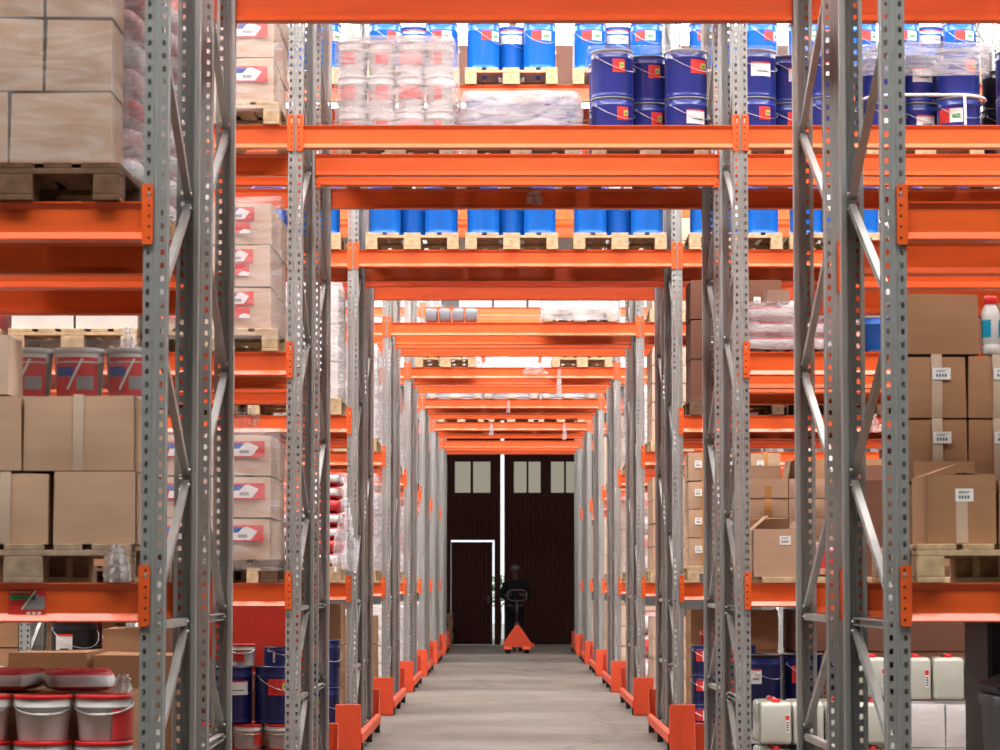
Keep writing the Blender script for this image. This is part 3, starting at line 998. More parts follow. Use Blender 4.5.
for s in (1,):
    pallet(1.90, yB - 0.04, L3, 'wooden pallet under navy drums right beside the aisle, third shelf, second rack', m='wood')
    drum_load(1.90, yB - 0.03, z3, 2, 'load right of aisle', [RED, RED, RED2, WHT, RED, WHT, WHT, WHT])
    wrap(1.90 - 0.425, 1.90 + 0.425, yB - 0.045, yB + 0.80, z3 + 0.60, z3 + 0.676, 'clear film band round the navy drums right of the aisle upright', 'stretch film on loads', 'film_clear', 5, 0.006, top=False)
    pallet(2.80, yB - 0.04, L3, 'wooden pallet under navy drums tied with white rope, second rack', m='wood')
    drum_load(2.80, yB - 0.03, z3, 2, 'rope-tied load', [WHT, ('redwhite', 0.45, 0.75, -1.0, 0.25), WHT, RED, WHT, WHT, RED, WHT])
    wrap(2.80 - 0.43, 2.80 + 0.43, yB - 0.055, yB + 0.80, z3 + 0.46, z3 + 0.700, 'crumpled clear film hood over the rope-tied navy drums', 'stretch film on loads', 'film_milky', 8, 0.014, sag=0.02)
    rp = []
    for i in range(40):
        a = 2 * PI * i / 40
        c_, s_ = math.cos(a), math.sin(a)
        rp.append((0.435 * math.copysign(abs(c_) ** 0.35, c_), 0.385 + 0.425 * math.copysign(abs(s_) ** 0.35, s_), z3 + 0.318 + 0.006 * math.sin(3 * a)))
    rb = MB().tube([(x, y, z - z3) for x, y, z in rp], 0.012, 8, 'rope', closed=True)
    rb.tube([(0.26, -0.055, 0.0), (0.262, -0.054, 0.16), (0.26, -0.048, 0.318)], 0.010, 8, 'rope')
    tag(obj('rope', rb.mesh('rope'), None, (2.80, yB - 0.03, z3)), 'white rope tied round the film-hooded navy drums on the third shelf', 'rope')
    pallet(3.70, yB - 0.04, L3, 'wooden pallet at the outer end of the third shelf, second rack', m='wood_dark')
    drum(3.47, yB + 0.15, z3, 'navy drum with white label, lower of two beside black drums, second rack', 'navy drums stacked on the second rack', stick=('redwhite', 0.5, 0.8, -0.9, 0.2))
    drum(3.47, yB + 0.15, z3 + 0.33, 'navy drum with white label, upper of two beside black drums, second rack', 'navy drums stacked on the second rack', stick=('white', 0.5, 0.85, -0.9, 0.3))
    drum(3.44, yB + 0.56, z3, 'black drum behind the navy drums, lower tier at outer end, second rack', 'black drums on the second rack', 'black_paint', 'black_paint', handle=True)
    drum(3.44, yB + 0.56, z3 + 0.33, 'black drum behind the navy drums, upper tier at outer end, second rack', 'black drums on the second rack', 'black_paint', 'black_paint', handle=True, r=0.14, h=0.27)
# middle load: one tier in milky film
pallet(0.03, yB - 0.04, L3, 'wooden pallet under the low film-wrapped load over the aisle, second rack', m='wood_grey')
for dx, dy, sp in [(-0.24, 0.165, 'front left'), (0.24, 0.165, 'front right'), (0.0, 0.375, 'centre')]:
    drum(0.03 + dx, yB - 0.03 + dy, z3, f'blue-grey drum inside milky film, {sp} of low load over aisle, second rack', 'drums inside the milky film', 'navy_paint', 'lid_metal', 0.151, 0.328, None, True)
wrap(0.03 - 0.414, 0.03 + 0.414, yB - 0.056, yB + 1.178, z3 + 0.004, z3 + 0.360, 'milky film wrapped round the low load of drums over the aisle', 'stretch film on loads', 'film_white', 11, 0.014, 0.006, 0.06)
# left load: white pails in three tiers
pallet(-0.835, yB - 0.04, L3, 'wooden pallet under the film-wrapped white pails over the aisle, second rack', m='wood_grey')
for tr in range(3):
    for row in range(2):
        for c in range(4):
            pail(-0.835 + (c - 1.5) * 0.199, yB + 0.075 + row * 0.20, z3 + tr * 0.238, f'white pail in film, {("bottom", "middle", "top")[tr]} tier, {("front", "second")[row]} row, {ORD[c]} from left, second rack', 'film-wrapped white pails over the aisle', 0.097, 0.236, 'white_plastic', 'white_plastic', ('big', 0.30, 0.66, -0.9 + 0.5 * (c % 2), 0.2 + 0.4 * (c % 3)), False)
wrap(-0.835 - 0.414, -0.835 + 0.414, yB - 0.056, yB + 1.178, z3 + 0.004, z3 + 0.745, 'pale film wrapped round three tiers of white pails over the aisle', 'stretch film on loads', 'film_milky', 21, 0.008, 0.0, 0.045)

# ---- second rack, bay left of the aisle: printed cartons in three tiers
def printed_load(lv, h, y, nm, slump=False, tiers=3):
    z = LEVEL[lv] + PH
    pallet(-1.895, y, LEVEL[lv], f'wooden pallet under {nm}, {LVN[lv]} left of the aisle, second rack', m='wood' if lv > 1 else 'wood_dark')
    for tr in range(tiers):
        for c, (cx, cn) in enumerate(((-1.725, 'aisle-side'), (-2.112, 'outer'))):
            for row in range(2):
                if row and c:
                    continue
                st = [('redwhite', -0.02, h * 0.72, 0.20, 0.085), ('red', -0.03, h * 0.38, 0.17, 0.07)] if lv == 2 else [('redwhite', 0.02, h * 0.62, 0.26, 0.10)]
                carton(cx + R.uniform(-0.008, 0.006), y + 0.02 + row * 0.56, z + tr * (h + 0.003), 0.375, 0.54, h, f'tan carton with red label, {("bottom", "middle", "top")[tr]} tier {cn} {("front", "back")[row]}, {LVN[lv]}, second rack', 'red-labelled cartons on the second rack', 'kraft_pale', None, st if row == 0 else None, R.uniform(-0.01, 0.01))
yA = ry(1, -0.04)
printed_load(3, 0.280, yA, 'red-labelled cartons')
printed_load(2, 0.262, yA, 'red-labelled cartons')
printed_load(1, 0.258, yA, 'red-labelled cartons')
for lv, tp in ((3, 0.885), (2, 0.825), (1, 0.815)):
    wrap(-2.309, -1.481, yA - 0.014, yA + 1.218, LEVEL[lv] + 0.075, LEVEL[lv] + PH + tp, f'clear film wrapped round the red-labelled cartons, {LVN[lv]} of second rack', 'stretch film on loads', 'film_clear', 30 + lv, 0.012, 0.02, 0.018)
rag(-1.70, yA + 0.2, L1 + PH + 0.832, 0.16, 0.12, 'twisted knot of clear film on top of the cartons, first shelf, second rack', 'film_milky', 4, d=0.1)
# white boxes on a pallet, further out
pallet(-2.772, yA, L2, 'pale wooden pallet under white boxes, second shelf, second rack')
for i, cx in enumerate((-2.965, -2.565)):
    carton(cx, yA + 0.03, L2 + PH, 0.385, 0.55, 0.46, f'white box on the pale pallet, {("outer", "inner")[i]} one, second shelf left, second rack', 'white boxes on the second rack', 'white_card')
pallet(-3.625, yA, L2, 'pale wooden pallet at picture edge under red cartons, second shelf left, second rack')
for i in range(2):
    carton(-3.82 + i * 0.39, yA + 0.03, L2 + PH, 0.38, 0.6, 0.40, f'red carton at picture edge, {("outer", "inner")[i]} one, second shelf left, second rack', 'red cartons on the second rack', 'red_sack')
rag(-2.42, yA - 0.035, L2 + 0.005, 0.10, 0.14, 'white film bunched at the corner of the pale pallet, second shelf', 'film_white', 9, d=0.04, hang=True)
# floor level, left bay: drums over white pails (rear half)
pallet(-1.90, yB - 0.02, 0.0, 'wooden pallet on the floor under white pails, left of aisle, second rack', m='wood_grey')
for tr in range(2):
    for c in range(3):
        pail(-1.60 - c * 0.232, yB + 0.10, 0.146 + tr * 0.165, f'white pail with red lid, {("lower", "upper")[tr]} tier, {ORD[c]} from aisle, floor, second rack', 'red-lidded white pails under the drums', 0.108, 0.163, stick=('big', 0.15, 0.7, 0.55, 1.2))
        pail(-1.60 - c * 0.232, yB + 0.345, 0.146 + tr * 0.165, f'white pail with red lid, {("lower", "upper")[tr]} tier behind, {ORD[c]} from aisle, floor, second rack', 'red-lidded white pails under the drums', 0.108, 0.163)
zz = 0.146 + 0.332
drum(-1.645, yB + 0.17, zz, 'navy drum with red label and wire handle on white pails, second rack', 'navy drums on the floor pails', 'navy_shaded', 'navy_shaded', r=0.15, h=0.385, stick=('red', 0.50, 0.78, -0.3, 0.9), drop=0.10)
drum(-1.955, yB + 0.17, zz, 'navy drum with white label and wire handle on white pails, second rack', 'navy drums on the floor pails', 'navy_shaded', 'navy_shaded', r=0.15, h=0.385, stick=('white', 0.50, 0.75, -0.2, 1.0), drop=0.12)
drum(-1.62, yB + 0.17, zz + 0.386, 'squat navy tin on top of the drum beside the aisle upright', 'tins on top of the drums', 'navy_paint', 'black_paint', 0.115, 0.13, ('white', 0.2, 0.8, -0.35, -0.2), True)
pail(-1.87, yB + 0.15, zz + 0.386, 'small pink-white pail with red lid beside the squat navy tin', 'tins on top of the drums', 0.085, 0.15, stick=('big', 0.2, 0.7, -0.9, 0.2))
t = tag(obj('red_panel', MB().box(-0.46, 0.46, 0, 0.018, 0, 0.62, 'red_board', 0.004).box(-0.46, -0.42, 0.018, 0.05, 0, 0.62, 'red_board').mesh('red_panel'), None, (-1.93, yB + 0.80, 0.80)), 'dark red board standing behind the drums under the first shelf, second rack', 'board')
carton(-1.91, yB + 0.66, 0.146, 0.78, 0.42, 0.652, 'brown carton under the dark red board behind the drums, second rack', None, 'kraft_dark')
# floor level further out: brown carton seen behind the nearest rack
carton(-2.475, yA + 0.25, 0.0, 0.26, 0.5, 1.15, 'tall brown carton on the floor left of aisle, second rack', 'brown cartons on the floor', 'kraft_brown')
for i, (cx, cy_) in enumerate(((-2.80, 0.35), (-2.83, 0.72))):
    for tr in range(3):
        drum(cx, yA + cy_, tr * 0.405, f'black drum, {("bottom", "middle", "top")[tr]} of the {("front", "rear")[i]} stack far left, floor, second rack', 'dark drums on the floor', 'black_paint', 'black_paint', 0.15, 0.40, ('white', 0.4, 0.75, -0.7, 0.1), True)

# ---- second rack, bay right of the aisle
# second shelf (rear half): red sacks in film, cartons on top, blue and white bucket
pallet(1.935, yB - 0.03, L2, 'wooden pallet under red sacks, second shelf right of the aisle, second rack', m='wood_dark')
for tr in range(3):
    for c in range(2):
        sack(1.935 + (c - 0.5) * 0.385, yB + 0.0, L2 + PH + tr * 0.105, 0.37, 0.55, 0.104, f'red and white sack in film, {("bottom", "middle", "top")[tr]} tier {("aisle-side", "outer")[c]}, second shelf, second rack', 'red sacks on the second rack', seed=tr * 2 + c)
wrap(1.935 - 0.414, 1.935 + 0.414, yB - 0.046, yB + 1.188, L2 + PH + 0.004, L2 + PH + 0.335, 'clear film wrapped round the red sacks right of the aisle, second shelf', 'stretch film on loads', 'film_milky', 51, 0.014, 0.01, 0.05)
carton(1.80, yB + 0.12, L2 + PH + 0.345, 0.16, 0.22, 0.09, 'small pale carton lying on the film-wrapped red sacks, second shelf', None, 'kraft_pale')
sack(2.02, yB + 0.16, L2 + PH + 0.345, 0.20, 0.22, 0.14, 'single red sack standing on the film-wrapped sacks, second shelf, second rack', 'red sacks on the second rack', band='red_sack', seed=9)
pallet(2.80, yB - 0.03, L2, 'wooden pallet under the blue bucket with white lid, second shelf, second rack', m='wood_dark')
pail(2.475, yB + 0.14, L2 + PH, 'blue bucket with white lid on the second shelf, second rack', None, 0.105, 0.255, 'blue_paint', 'white_plastic', handle=False)
for i in range(2):
    sack(2.72 + i * 0.30, yB + 0.1, L2 + PH, 0.27, 0.5, 0.15, f'red sack {("next to", "farther from")[i]} the blue bucket with white lid, second shelf, second rack', 'red sacks on the second rack', seed=20 + i)
# first shelf: board with open carton, small tan cartons, big dark open carton
bd = tag(obj('shelf_board', MB().box(-1.28, 1.28, 0, 1.15, 0, 0.036, 'wood', 0.003).mesh('shelf_board'), None, (BAY, ry(1, -0.02), L1 + 0.001)), 'wooden board lying across the first shelf right of the aisle, second rack', 'board')
zb = L1 + 0.038
open_carton(1.592, ry(1, 0.0), zb, 0.262, 0.38, 0.295, 'open tan carton with white label beside the aisle upright, first shelf, second rack', None, 'kraft', [('l', 138, 0.13), ('b', 112, 0.08), ('r', 66, 0.06)], [('white', 0.065, 0.225, 0.07, 0.055)])
for c in range(2):
    for tr in range(5):
        cx = 1.600 + c * 0.258
        if tr == 4 and c == 0:
            open_carton(cx, ry(1, 0.45), zb + tr * 0.126, 0.255, 0.34, 0.122, 'small open tan carton with brown tape on top of its stack, first shelf', 'small tan cartons with brown tape', 'kraft', [('b', 98, 0.10), ('r', 80, 0.13)], tape='tape_brown')
        else:
            carton(cx, ry(1, 0.45), zb + tr * 0.126, 0.255, 0.34, 0.124, f'small tan carton with brown tape, {ORD[tr]} from bottom in the {("aisle-side", "outer")[c]} stack, first shelf', 'small tan cartons with brown tape', 'kraft', 'tape_brown' if c == 0 else None)
open_carton(2.40, ry(1, 0.06), zb, 0.48, 0.55, 0.60, 'big dark brown open carton with drooping flap, first shelf, second rack', None, 'kraft_dark', [('l', -35, 0.16), ('b', 60, 0.14), ('r', 30, 0.15)])
sack(1.965, ry(1, 0.10), zb, 0.22, 0.28, 0.22, 'pink and white sack between the open cartons, first shelf, second rack', None, 'pink_sack', 'red_sack', seed=31)
# floor: jerrycans, white wrapped boxes, navy drums behind
pallet(1.895, yA, 0.0, 'wooden pallet on the floor under jerrycans, right of aisle, second rack')
for row in range(2):
    for tr in range(2):
        for c in range(4):
            jerrycan(1.895 + (c - 1.5) * 0.200, yA + 0.03 + row * 0.29, 0.146 + tr * 0.290, f'translucent white jerrycan with red cap, {("lower", "upper")[tr]} tier {("front", "back")[row]}, {ORD[c]} from aisle, second rack', 'white jerrycans on the floor', 0.196, 0.27, 0.285, c % 2 == 0)
jerrycan(1.895 + 1.5 * 0.2, yA + 0.05, 0.146 + 2 * 0.290, 'single white jerrycan standing on top of the two jerrycan tiers', 'white jerrycans on the floor', 0.196, 0.27, 0.27)
pallet(2.77, yA, 0.0, 'wooden pallet on the floor under white film-wrapped boxes, second rack')
for tr in range(2):
    for c in range(3):
        carton(2.77 + (c - 1) * 0.262, yA + 0.03, 0.146 + tr * 0.272, 0.255, 0.5, 0.27, f'white box in film, {("lower", "upper")[tr]} tier, {ORD[c]} from aisle, floor, second rack', 'white wrapped boxes on the floor', 'white_card')
wrap(2.77 - 0.414, 2.77 + 0.414, yA - 0.014, yA + 1.218, 0.150, 0.70, 'clear film wrapped round the white boxes on the floor pallet', 'stretch film on loads', 'film_clear', 61, 0.008, 0.01, 0.03)
for c in range(4):
    jerrycan(2.77 + (c - 1.5) * 0.205, yA + 0.06, 0.712, f'white jerrycan on the film-wrapped white boxes, {ORD[c]} from aisle', 'white jerrycans on the floor', 0.20, 0.27, 0.285, c != 1)
pallet(1.90, yB - 0.02, 0.0, 'wooden pallet under navy drums behind the jerrycans, second rack', m='wood_dark')
for tr in range(2):
    for c in range(3):
        drum(1.655 + c * 0.305, yB + 0.16 + 0.12 * (c % 2), 0.146 + tr * 0.402, f'navy drum behind the jerrycans, {("lower", "upper")[tr]} tier, {ORD[c]} from aisle, second rack', 'navy drums behind the jerrycans', 'navy_shaded', 'black_paint', 0.15, 0.398, [('white', 0.5, 0.75, -0.6, 0.0), ('red', 0.5, 0.8, -0.6, 0.2), ('redwhite', 0.5, 0.8, -0.5, 0.5)][c], drop=0.10)

# ---- nearest rack, left of the aisle
y1 = ry(0, -0.04)
FR = 'first rack'
pallet(-1.874, y1, L1, 'dark wooden pallet under tan cartons, first shelf left of aisle, first rack', m='wood_grey')
zq = L1 + PH
carton(-1.617, y1 + 0.03, zq, 0.305, 0.46, 0.272, 'tan carton in bottom tier beside the aisle upright, first shelf, first rack', 'tan cartons on the first rack', 'kraft', None, None, 0.015)
carton(-1.945, y1 + 0.035, zq, 0.320, 0.46, 0.272, 'tan carton with tape, second from the aisle upright in bottom tier, first rack', 'tan cartons on the first rack', 'kraft', 'tape_clear', None, -0.01)
carton(-1.675, y1 + 0.04, zq + 0.275, 0.415, 0.36, 0.285, 'large taped tan carton in upper tier with clear tape, first shelf, first rack', 'tan cartons on the first rack', 'kraft', 'tape_clear', None, -0.012)
carton(-2.085, y1 + 0.03, zq + 0.275, 0.385, 0.36, 0.285, 'tan carton in upper tier at picture edge, first shelf, first rack', 'tan cartons on the first rack', 'kraft', None, None, 0.012)
for tr in range(2):
    for c in range(2):
        carton(-1.665 - c * 0.395, y1 + 0.54, zq + tr * 0.282, 0.385, 0.42, 0.279, f'tan carton behind the front cartons, {("lower", "upper")[tr]} tier {("aisle-side", "outer")[c]}, first rack', 'tan cartons on the first rack', 'kraft')
for c in range(3):
    pail(-1.575 - c * 0.207, y1 + 0.66, zq + 0.564, f'red-labelled bucket in film on the tan cartons, {ORD[c]} from the aisle upright', 'red-labelled buckets in film', 0.101, 0.225, 'white_plastic', 'white_plastic', ('stripe', 0.02, 0.96, -0.95, 1.0), False)
wrap(-2.115, -1.462, y1 + 0.543, y1 + 0.777, zq + 0.570, zq + 0.822, 'clear film wrapped round the red-labelled buckets on the tan cartons', 'stretch film on loads', 'film_thin', 71, 0.005, 0.0, 0.03)
carton(-2.075, y1 + 0.05, zq + 0.563, 0.26, 0.30, 0.235, 'pale upright carton beside the red-labelled buckets at picture edge', None, 'kraft_pale')
rag(-1.515, y1 - 0.035, L1 + 0.005, 0.10, 0.135, 'white film bunched over the pallet corner below the tan cartons', 'film_white', 12, d=0.05, hang=True)
# sign plate on the lower beam
sg = MB()
sg.box(-0.070, 0.070, -0.003, 0, -0.048, 0.048, 'print_red')
sg.box(-0.066, 0.03, -0.004, -0.003, 0.010, 0.028, 'print_green')
sg.extrude([(-0.016, -0.026), (0.066, -0.026), (0.066, 0.020), (0.030, 0.030)], -0.004, -0.003, 'y', 'print_grey')
sg.extrude([(-0.024, -0.026), (-0.016, -0.026), (0.036, 0.044), (0.028, 0.044)], -0.005, -0.004, 'y', 'paper')
sg.box(-0.062, 0.012, -0.004, -0.003, 0.036, 0.042, 'pink_sack')
for i in range(3):
    sg.box(0.000 + i * 0.020, 0.012 + i * 0.020, -0.004, -0.003, -0.044, -0.035, 'paper')
tag(obj('sticker', sg.mesh('sticker'), None, (-1.862, ROWY[0] + 0.0035, L1 - 0.073)), 'red, green and grey sticker on the lower orange crossbeam of the first rack', 'sticker')
# second shelf: film-wrapped cartons, then pink printed sacks behind
pallet(-1.925, y1, L2, 'dark wooden pallet under film-wrapped brown cartons, second shelf, first rack', m='wood_dark')
z2 = L2 + PH
carton(-1.755, y1 + 0.03, z2, 0.385, 0.30, 0.275, 'big brown carton in film, bottom tier aisle side, second shelf, first rack', 'film-wrapped cartons on the first rack', 'kraft')
carton(-2.148, y1 + 0.03, z2, 0.385, 0.30, 0.275, 'big brown carton in film, bottom tier at picture edge, second shelf, first rack', 'film-wrapped cartons on the first rack', 'kraft')
for tr in range(2):
    for c in range(2):
        carton(-1.690 - c * 0.262, y1 + 0.03, z2 + 0.279 + tr * 0.283, 0.250, 0.30, 0.28, f'brown carton in film, {("middle", "top")[tr]} tier {("aisle-side", "outer")[c]}, second shelf, first rack', 'film-wrapped cartons on the first rack', 'kraft')
carton(-2.145, y1 + 0.03, z2 + 0.279, 0.10, 0.30, 0.56, 'narrow grey-brown carton in film at picture edge, second shelf, first rack', 'film-wrapped cartons on the first rack', 'kraft_pale')
wrap(-2.362, -1.545, y1 - 0.008, y1 + 0.375, z2 + 0.003, z2 + 0.885, 'streaky clear film wrapped round the brown cartons, second shelf, first rack', 'stretch film on loads', 'film_clear', 81, 0.010, 0.0, 0.018)
for tr in range(8):
    sack(-1.725, y1 + 0.43, z2 + tr * 0.118, 0.41, 0.76, 0.117, f'pink printed sack behind the brown cartons, {ORD[tr]} from bottom, second shelf, first rack', 'pink printed sacks on the first rack', 'pink_sack', ('paper', 'pink_sack', 'print_red', 'pink_sack')[tr % 4], seed=200 + tr)
wrap(-1.945, -1.50, y1 + 0.420, y1 + 1.19, z2 + 0.004, z2 + 0.965, 'milky film wrapped round the pink printed sacks behind the brown cartons', 'stretch film on loads', 'film_milky', 84, 0.010, 0.0, 0.03)
y1b = ry(0, BACK + 0.10)
pallet(-1.92, y1b, L2, 'wooden pallet under pink printed sacks, second shelf left of aisle, first rack', m='wood')
for tr in range(9):
    for c in range(2):
        sack(-1.92 + (c - 0.5) * 0.39, y1b + 0.01, z2 + tr * 0.112, 0.38, 0.75, 0.111, f'pink and white printed sack, {ORD[tr] if tr < 8 else "ninth"} from bottom, {("outer", "aisle-side")[c]} stack, second shelf, first rack', 'pink printed sacks on the first rack', 'pink_sack', 'paper', seed=40 + tr * 2 + c)
wrap(-2.335, -1.505, y1b - 0.016, y1b + 1.216, z2 + 0.004, z2 + 1.04, 'clear film wrapped round the pink printed sacks, second shelf, first rack', 'stretch film on loads', 'film_milky', 83, 0.012, 0.0, 0.04)
# floor: white pails with red lids, sacks on top, cartons behind
pallet(-1.90, y1 + 0.02, 0.0, 'wooden pallet on the floor under red-lidded white pails, first rack', m='wood_grey')
for tr in range(5):
    for c in range(3):
        pail(-1.588 - c * 0.231, y1 + 0.16, 0.146 + tr * 0.173, f'white pail with red lid, {ORD[tr]} from bottom, {ORD[c]} stack from the aisle upright, first rack', 'red-lidded white pails on the first rack', 0.109, 0.172, stick=('big', 0.05, 0.70, 0.45, 1.6) if c == 0 else None, handle=True)
for c in range(2):
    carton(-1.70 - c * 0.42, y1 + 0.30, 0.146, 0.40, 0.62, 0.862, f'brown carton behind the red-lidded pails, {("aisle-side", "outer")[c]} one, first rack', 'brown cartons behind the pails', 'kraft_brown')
for c, (w_, r_) in enumerate(((0.28, 0.2), (0.30, -0.1))):
    sack(-1.74 - c * 0.315, y1 + 0.33 + 0.03 * c, 1.010, w_, 0.36, 0.085, f'flat red and white sack lying above the pails, {("aisle-side", "outer")[c]} one, first rack', 'flat red sacks above the pails', seed=70 + c, rz=r_, lump=2.6)
rag(-1.545, y1 + 0.34, 1.01, 0.08, 0.07, 'crumpled white film beside the flat red sacks above the pails', 'film_white', 14, d=0.16)
pallet(-1.92, y1b, 0.0, 'wooden pallet under the two tan cartons behind the pails, first rack', m='wood_dark')
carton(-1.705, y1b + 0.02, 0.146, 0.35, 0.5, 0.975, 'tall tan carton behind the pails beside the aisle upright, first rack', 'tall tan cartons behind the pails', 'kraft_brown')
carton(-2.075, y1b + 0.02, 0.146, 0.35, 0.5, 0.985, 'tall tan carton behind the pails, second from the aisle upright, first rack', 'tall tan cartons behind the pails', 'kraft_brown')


# ---- nearest rack, right of the aisle
pallet(1.865, y1, L1, 'worn wooden pallet under brown cartons, first shelf right of aisle, first rack', m='wood')
open_carton(1.648, y1 + 0.10, zq, 0.258, 0.36, 0.262, 'brown open carton with raised flap and white label, front of first shelf', None, 'kraft_brown', [('l', 160, 0.122), ('b', 75, 0.07), ('r', 174, 0.118)], [('white', 0.01, 0.185, 0.068, 0.048)], 'tape_clear')
carton(1.918, y1 + 0.10, zq, 0.262, 0.36, 0.25, 'brown carton right beside the open carton at picture edge, first shelf', 'brown cartons on the first rack', 'kraft_brown')
for tr in range(3):
    for c in range(3):
        w_ = 0.236 if tr != 1 else 0.240
        carton(1.638 + c * 0.243, y1 + 0.56, zq + tr * 0.254, w_, 0.42, 0.251, f'brown labelled carton, {("bottom", "middle", "top")[tr]} tier behind the open carton, {ORD[c]} from the aisle upright', 'brown cartons on the first rack', 'kraft_brown', 'tape_clear', [('white', 0.018, 0.175, 0.072, 0.046)])
carton(1.665, y1 + 0.57, zq + 0.763, 0.296, 0.40, 0.246, 'plain brown carton topmost of the stack beside the aisle upright, first rack', 'brown cartons on the first rack', 'kraft_brown')
carton(2.02, y1 + 0.60, zq + 0.763, 0.22, 0.36, 0.22, 'brown carton topmost beside the white bottle at picture edge', 'brown cartons on the first rack', 'kraft')
bt = MB()
bt.lathe([(0.034, 0), (0.037, 0.004), (0.037, 0.036), (0.0355, 0.038), (0.037, 0.041), (0.037, 0.150), (0.035, 0.170), (0.022, 0.200), (0.021, 0.206)], 24, 'white_plastic', cap0=True)
b = tag(obj('plastic_bottle', bt.mesh('plastic_bottle'), None, (1.862, y1 + 0.60, zq + 0.764)), 'white plastic bottle with red cap and blue label on the brown cartons', 'bottle')
cp = MB().lathe([(0.026, 0.200), (0.027, 0.203), (0.027, 0.228), (0.024, 0.232), (0.001, 0.232)], 20, 'red_plastic')
obj('cap', cp.mesh('cap'), b)
lb = MB()
for a0, a1 in ((-1.4, -0.15), (0.75, 1.9)):
    n = 10; vs = []; fs = []
    for i in range(n + 1):
        a = -PI / 2 + a0 + (a1 - a0) * i / n
        for zz in (0.066, 0.136):
            vs.append((0.0376 * math.cos(a), 0.0376 * math.sin(a), zz))
    for i in range(n):
        fs.append((2 * i, 2 * i + 2, 2 * i + 3, 2 * i + 1))
    lb.add(vs, fs, 'teal_label', True)
obj('label', lb.mesh('label'), b)
# floor: black upright board and scuffed grey bin
t = thing('black_cabinet', 'tall black cabinet on the floor behind the scuffed grey bin, first rack', 'cabinet', (2.215, y1 + 0.55, 0))
obj('carcass', MB().box(-0.39, 0.39, 0, 0.5, 0.0, 1.30, 'black_plastic', 0.006).mesh('carcass'), t)
obj('door', MB().box(-0.38, -0.005, -0.018, -0.001, 0.05, 1.28, 'black_plastic', 0.003).mesh('door'), t)
obj('door', MB().box(0.005, 0.38, -0.018, -0.001, 0.05, 1.28, 'black_plastic', 0.003).mesh('door'), t)
mb = MB()
def rrect(w, d, r, n=5):
    out = []
    for sx, sy, a0 in ((1, 1, 0), (-1, 1, PI / 2), (-1, -1, PI), (1, -1, 3 * PI / 2)):
        for i in range(n + 1):
            a = a0 + PI / 2 * i / n
            out.append((sx * (w / 2 - r) + r * math.cos(a), sy * (d / 2 - r) + r * math.sin(a)))
    return out
lv_ = [(0, 0.44, 0.36), (0.02, 0.46, 0.38), (0.95, 0.54, 0.46), (0.965, 0.56, 0.48), (1.0, 0.56, 0.48), (1.005, 0.55, 0.47), (1.0, 0.51, 0.43), (0.1, 0.44, 0.36)]
vs = []; fs = []
for z_, w_, d_ in lv_:
    vs += [(x_, y_, z_) for x_, y_ in rrect(w_, d_, 0.05)]
n = 24
fs = [(j * n + i, j * n + (i + 1) % n, (j + 1) * n + (i + 1) % n, (j + 1) * n + i) for j in range(len(lv_) - 1) for i in range(n)]
fs += [tuple(reversed(range(n))), tuple((len(lv_) - 1) * n + i for i in range(n))]
mb.add(vs, fs, 'dark_bin', True)
bn = tag(obj('plastic_bin', mb.mesh('plastic_bin'), None, (2.045, y1 + 0.25, 0.002)), 'scuffed dark grey plastic bin on the floor under the crossbeam, first rack', 'bin')
tr_ = MB()
tr_.extrude([(-0.28, 0.0), (0.28, 0.0), (0.30, 0.05), (0.24, 0.075), (-0.20, 0.075), (-0.30, 0.03)], -0.2, 0.2, 'y', 'black_plastic')
tb = tag(obj('black_tray', tr_.mesh('black_tray'), None, (2.06, y1 + 0.25, 1.009)), 'black tray lying on top of the scuffed grey bin', 'tray')
cr = MB()
rr2 = random.Random(5)
for i in range(40):
    a, b2 = rr2.uniform(-0.18, 0.2), rr2.uniform(-0.19, 0.12)
    s_ = rr2.uniform(0.01, 0.03)
    cr.box(a - s_, a + s_, b2 - s_ * 0.7, b2 + s_ * 0.7, 0.0755, 0.078 + rr2.uniform(0, 0.014), 'crumbs')
c_o = obj('chips', cr.mesh('chips'), tb)
c_o['kind'] = 'stuff'

# ---- third rack, side bays
y3 = ry(2, -0.04)
pallet(-1.89, y3, L2, 'wooden pallet under the film-wrapped load left of aisle, second shelf, third rack')
for tr in range(3):
    carton(-1.89, y3 + 0.04, L2 + PH + tr * 0.322, 0.74, 1.0, 0.32, f'pinkish carton in film, {("bottom", "middle", "top")[tr]} tier left of aisle, second shelf, third rack', 'film-wrapped cartons on the third rack', 'white_card')
wrap(-2.305, -1.475, y3 - 0.016, y3 + 1.216, L2 + PH + 0.004, L2 + PH + 1.0, 'wrinkled pinkish film round the load left of aisle, second shelf, third rack', 'stretch film on loads', 'film_milky', 91, 0.012, 0.012, 0.05)
pallet(-1.89, y3, L1, 'wooden pallet under red sacks left of aisle, first shelf, third rack')
for tr in range(7):
    sack(-1.66, y3 + 0.02, L1 + PH + tr * 0.115, 0.34, 0.7, 0.114, f'red sack with pale print, {ORD[tr]} from bottom left of aisle, first shelf, third rack', 'red sacks on the third rack', 'red_sack', ('paper', 'red_sack', 'pink_sack')[tr % 3], seed=90 + tr)
for tr in range(4):
    sack(-2.03, y3 + 0.02, L1 + PH + tr * 0.115, 0.34, 0.7, 0.114, f'red sack in the outer stack, {ORD[tr]} from bottom, first shelf, third rack', 'red sacks on the third rack', seed=110 + tr)
rag(-1.445, ry(2, -0.105), L1 + 0.10, 0.22, 0.62, 'large white film scrap hanging over the left aisle upright, third rack', 'film_white', 2, d=0.07, taper=0.3, hang=True)
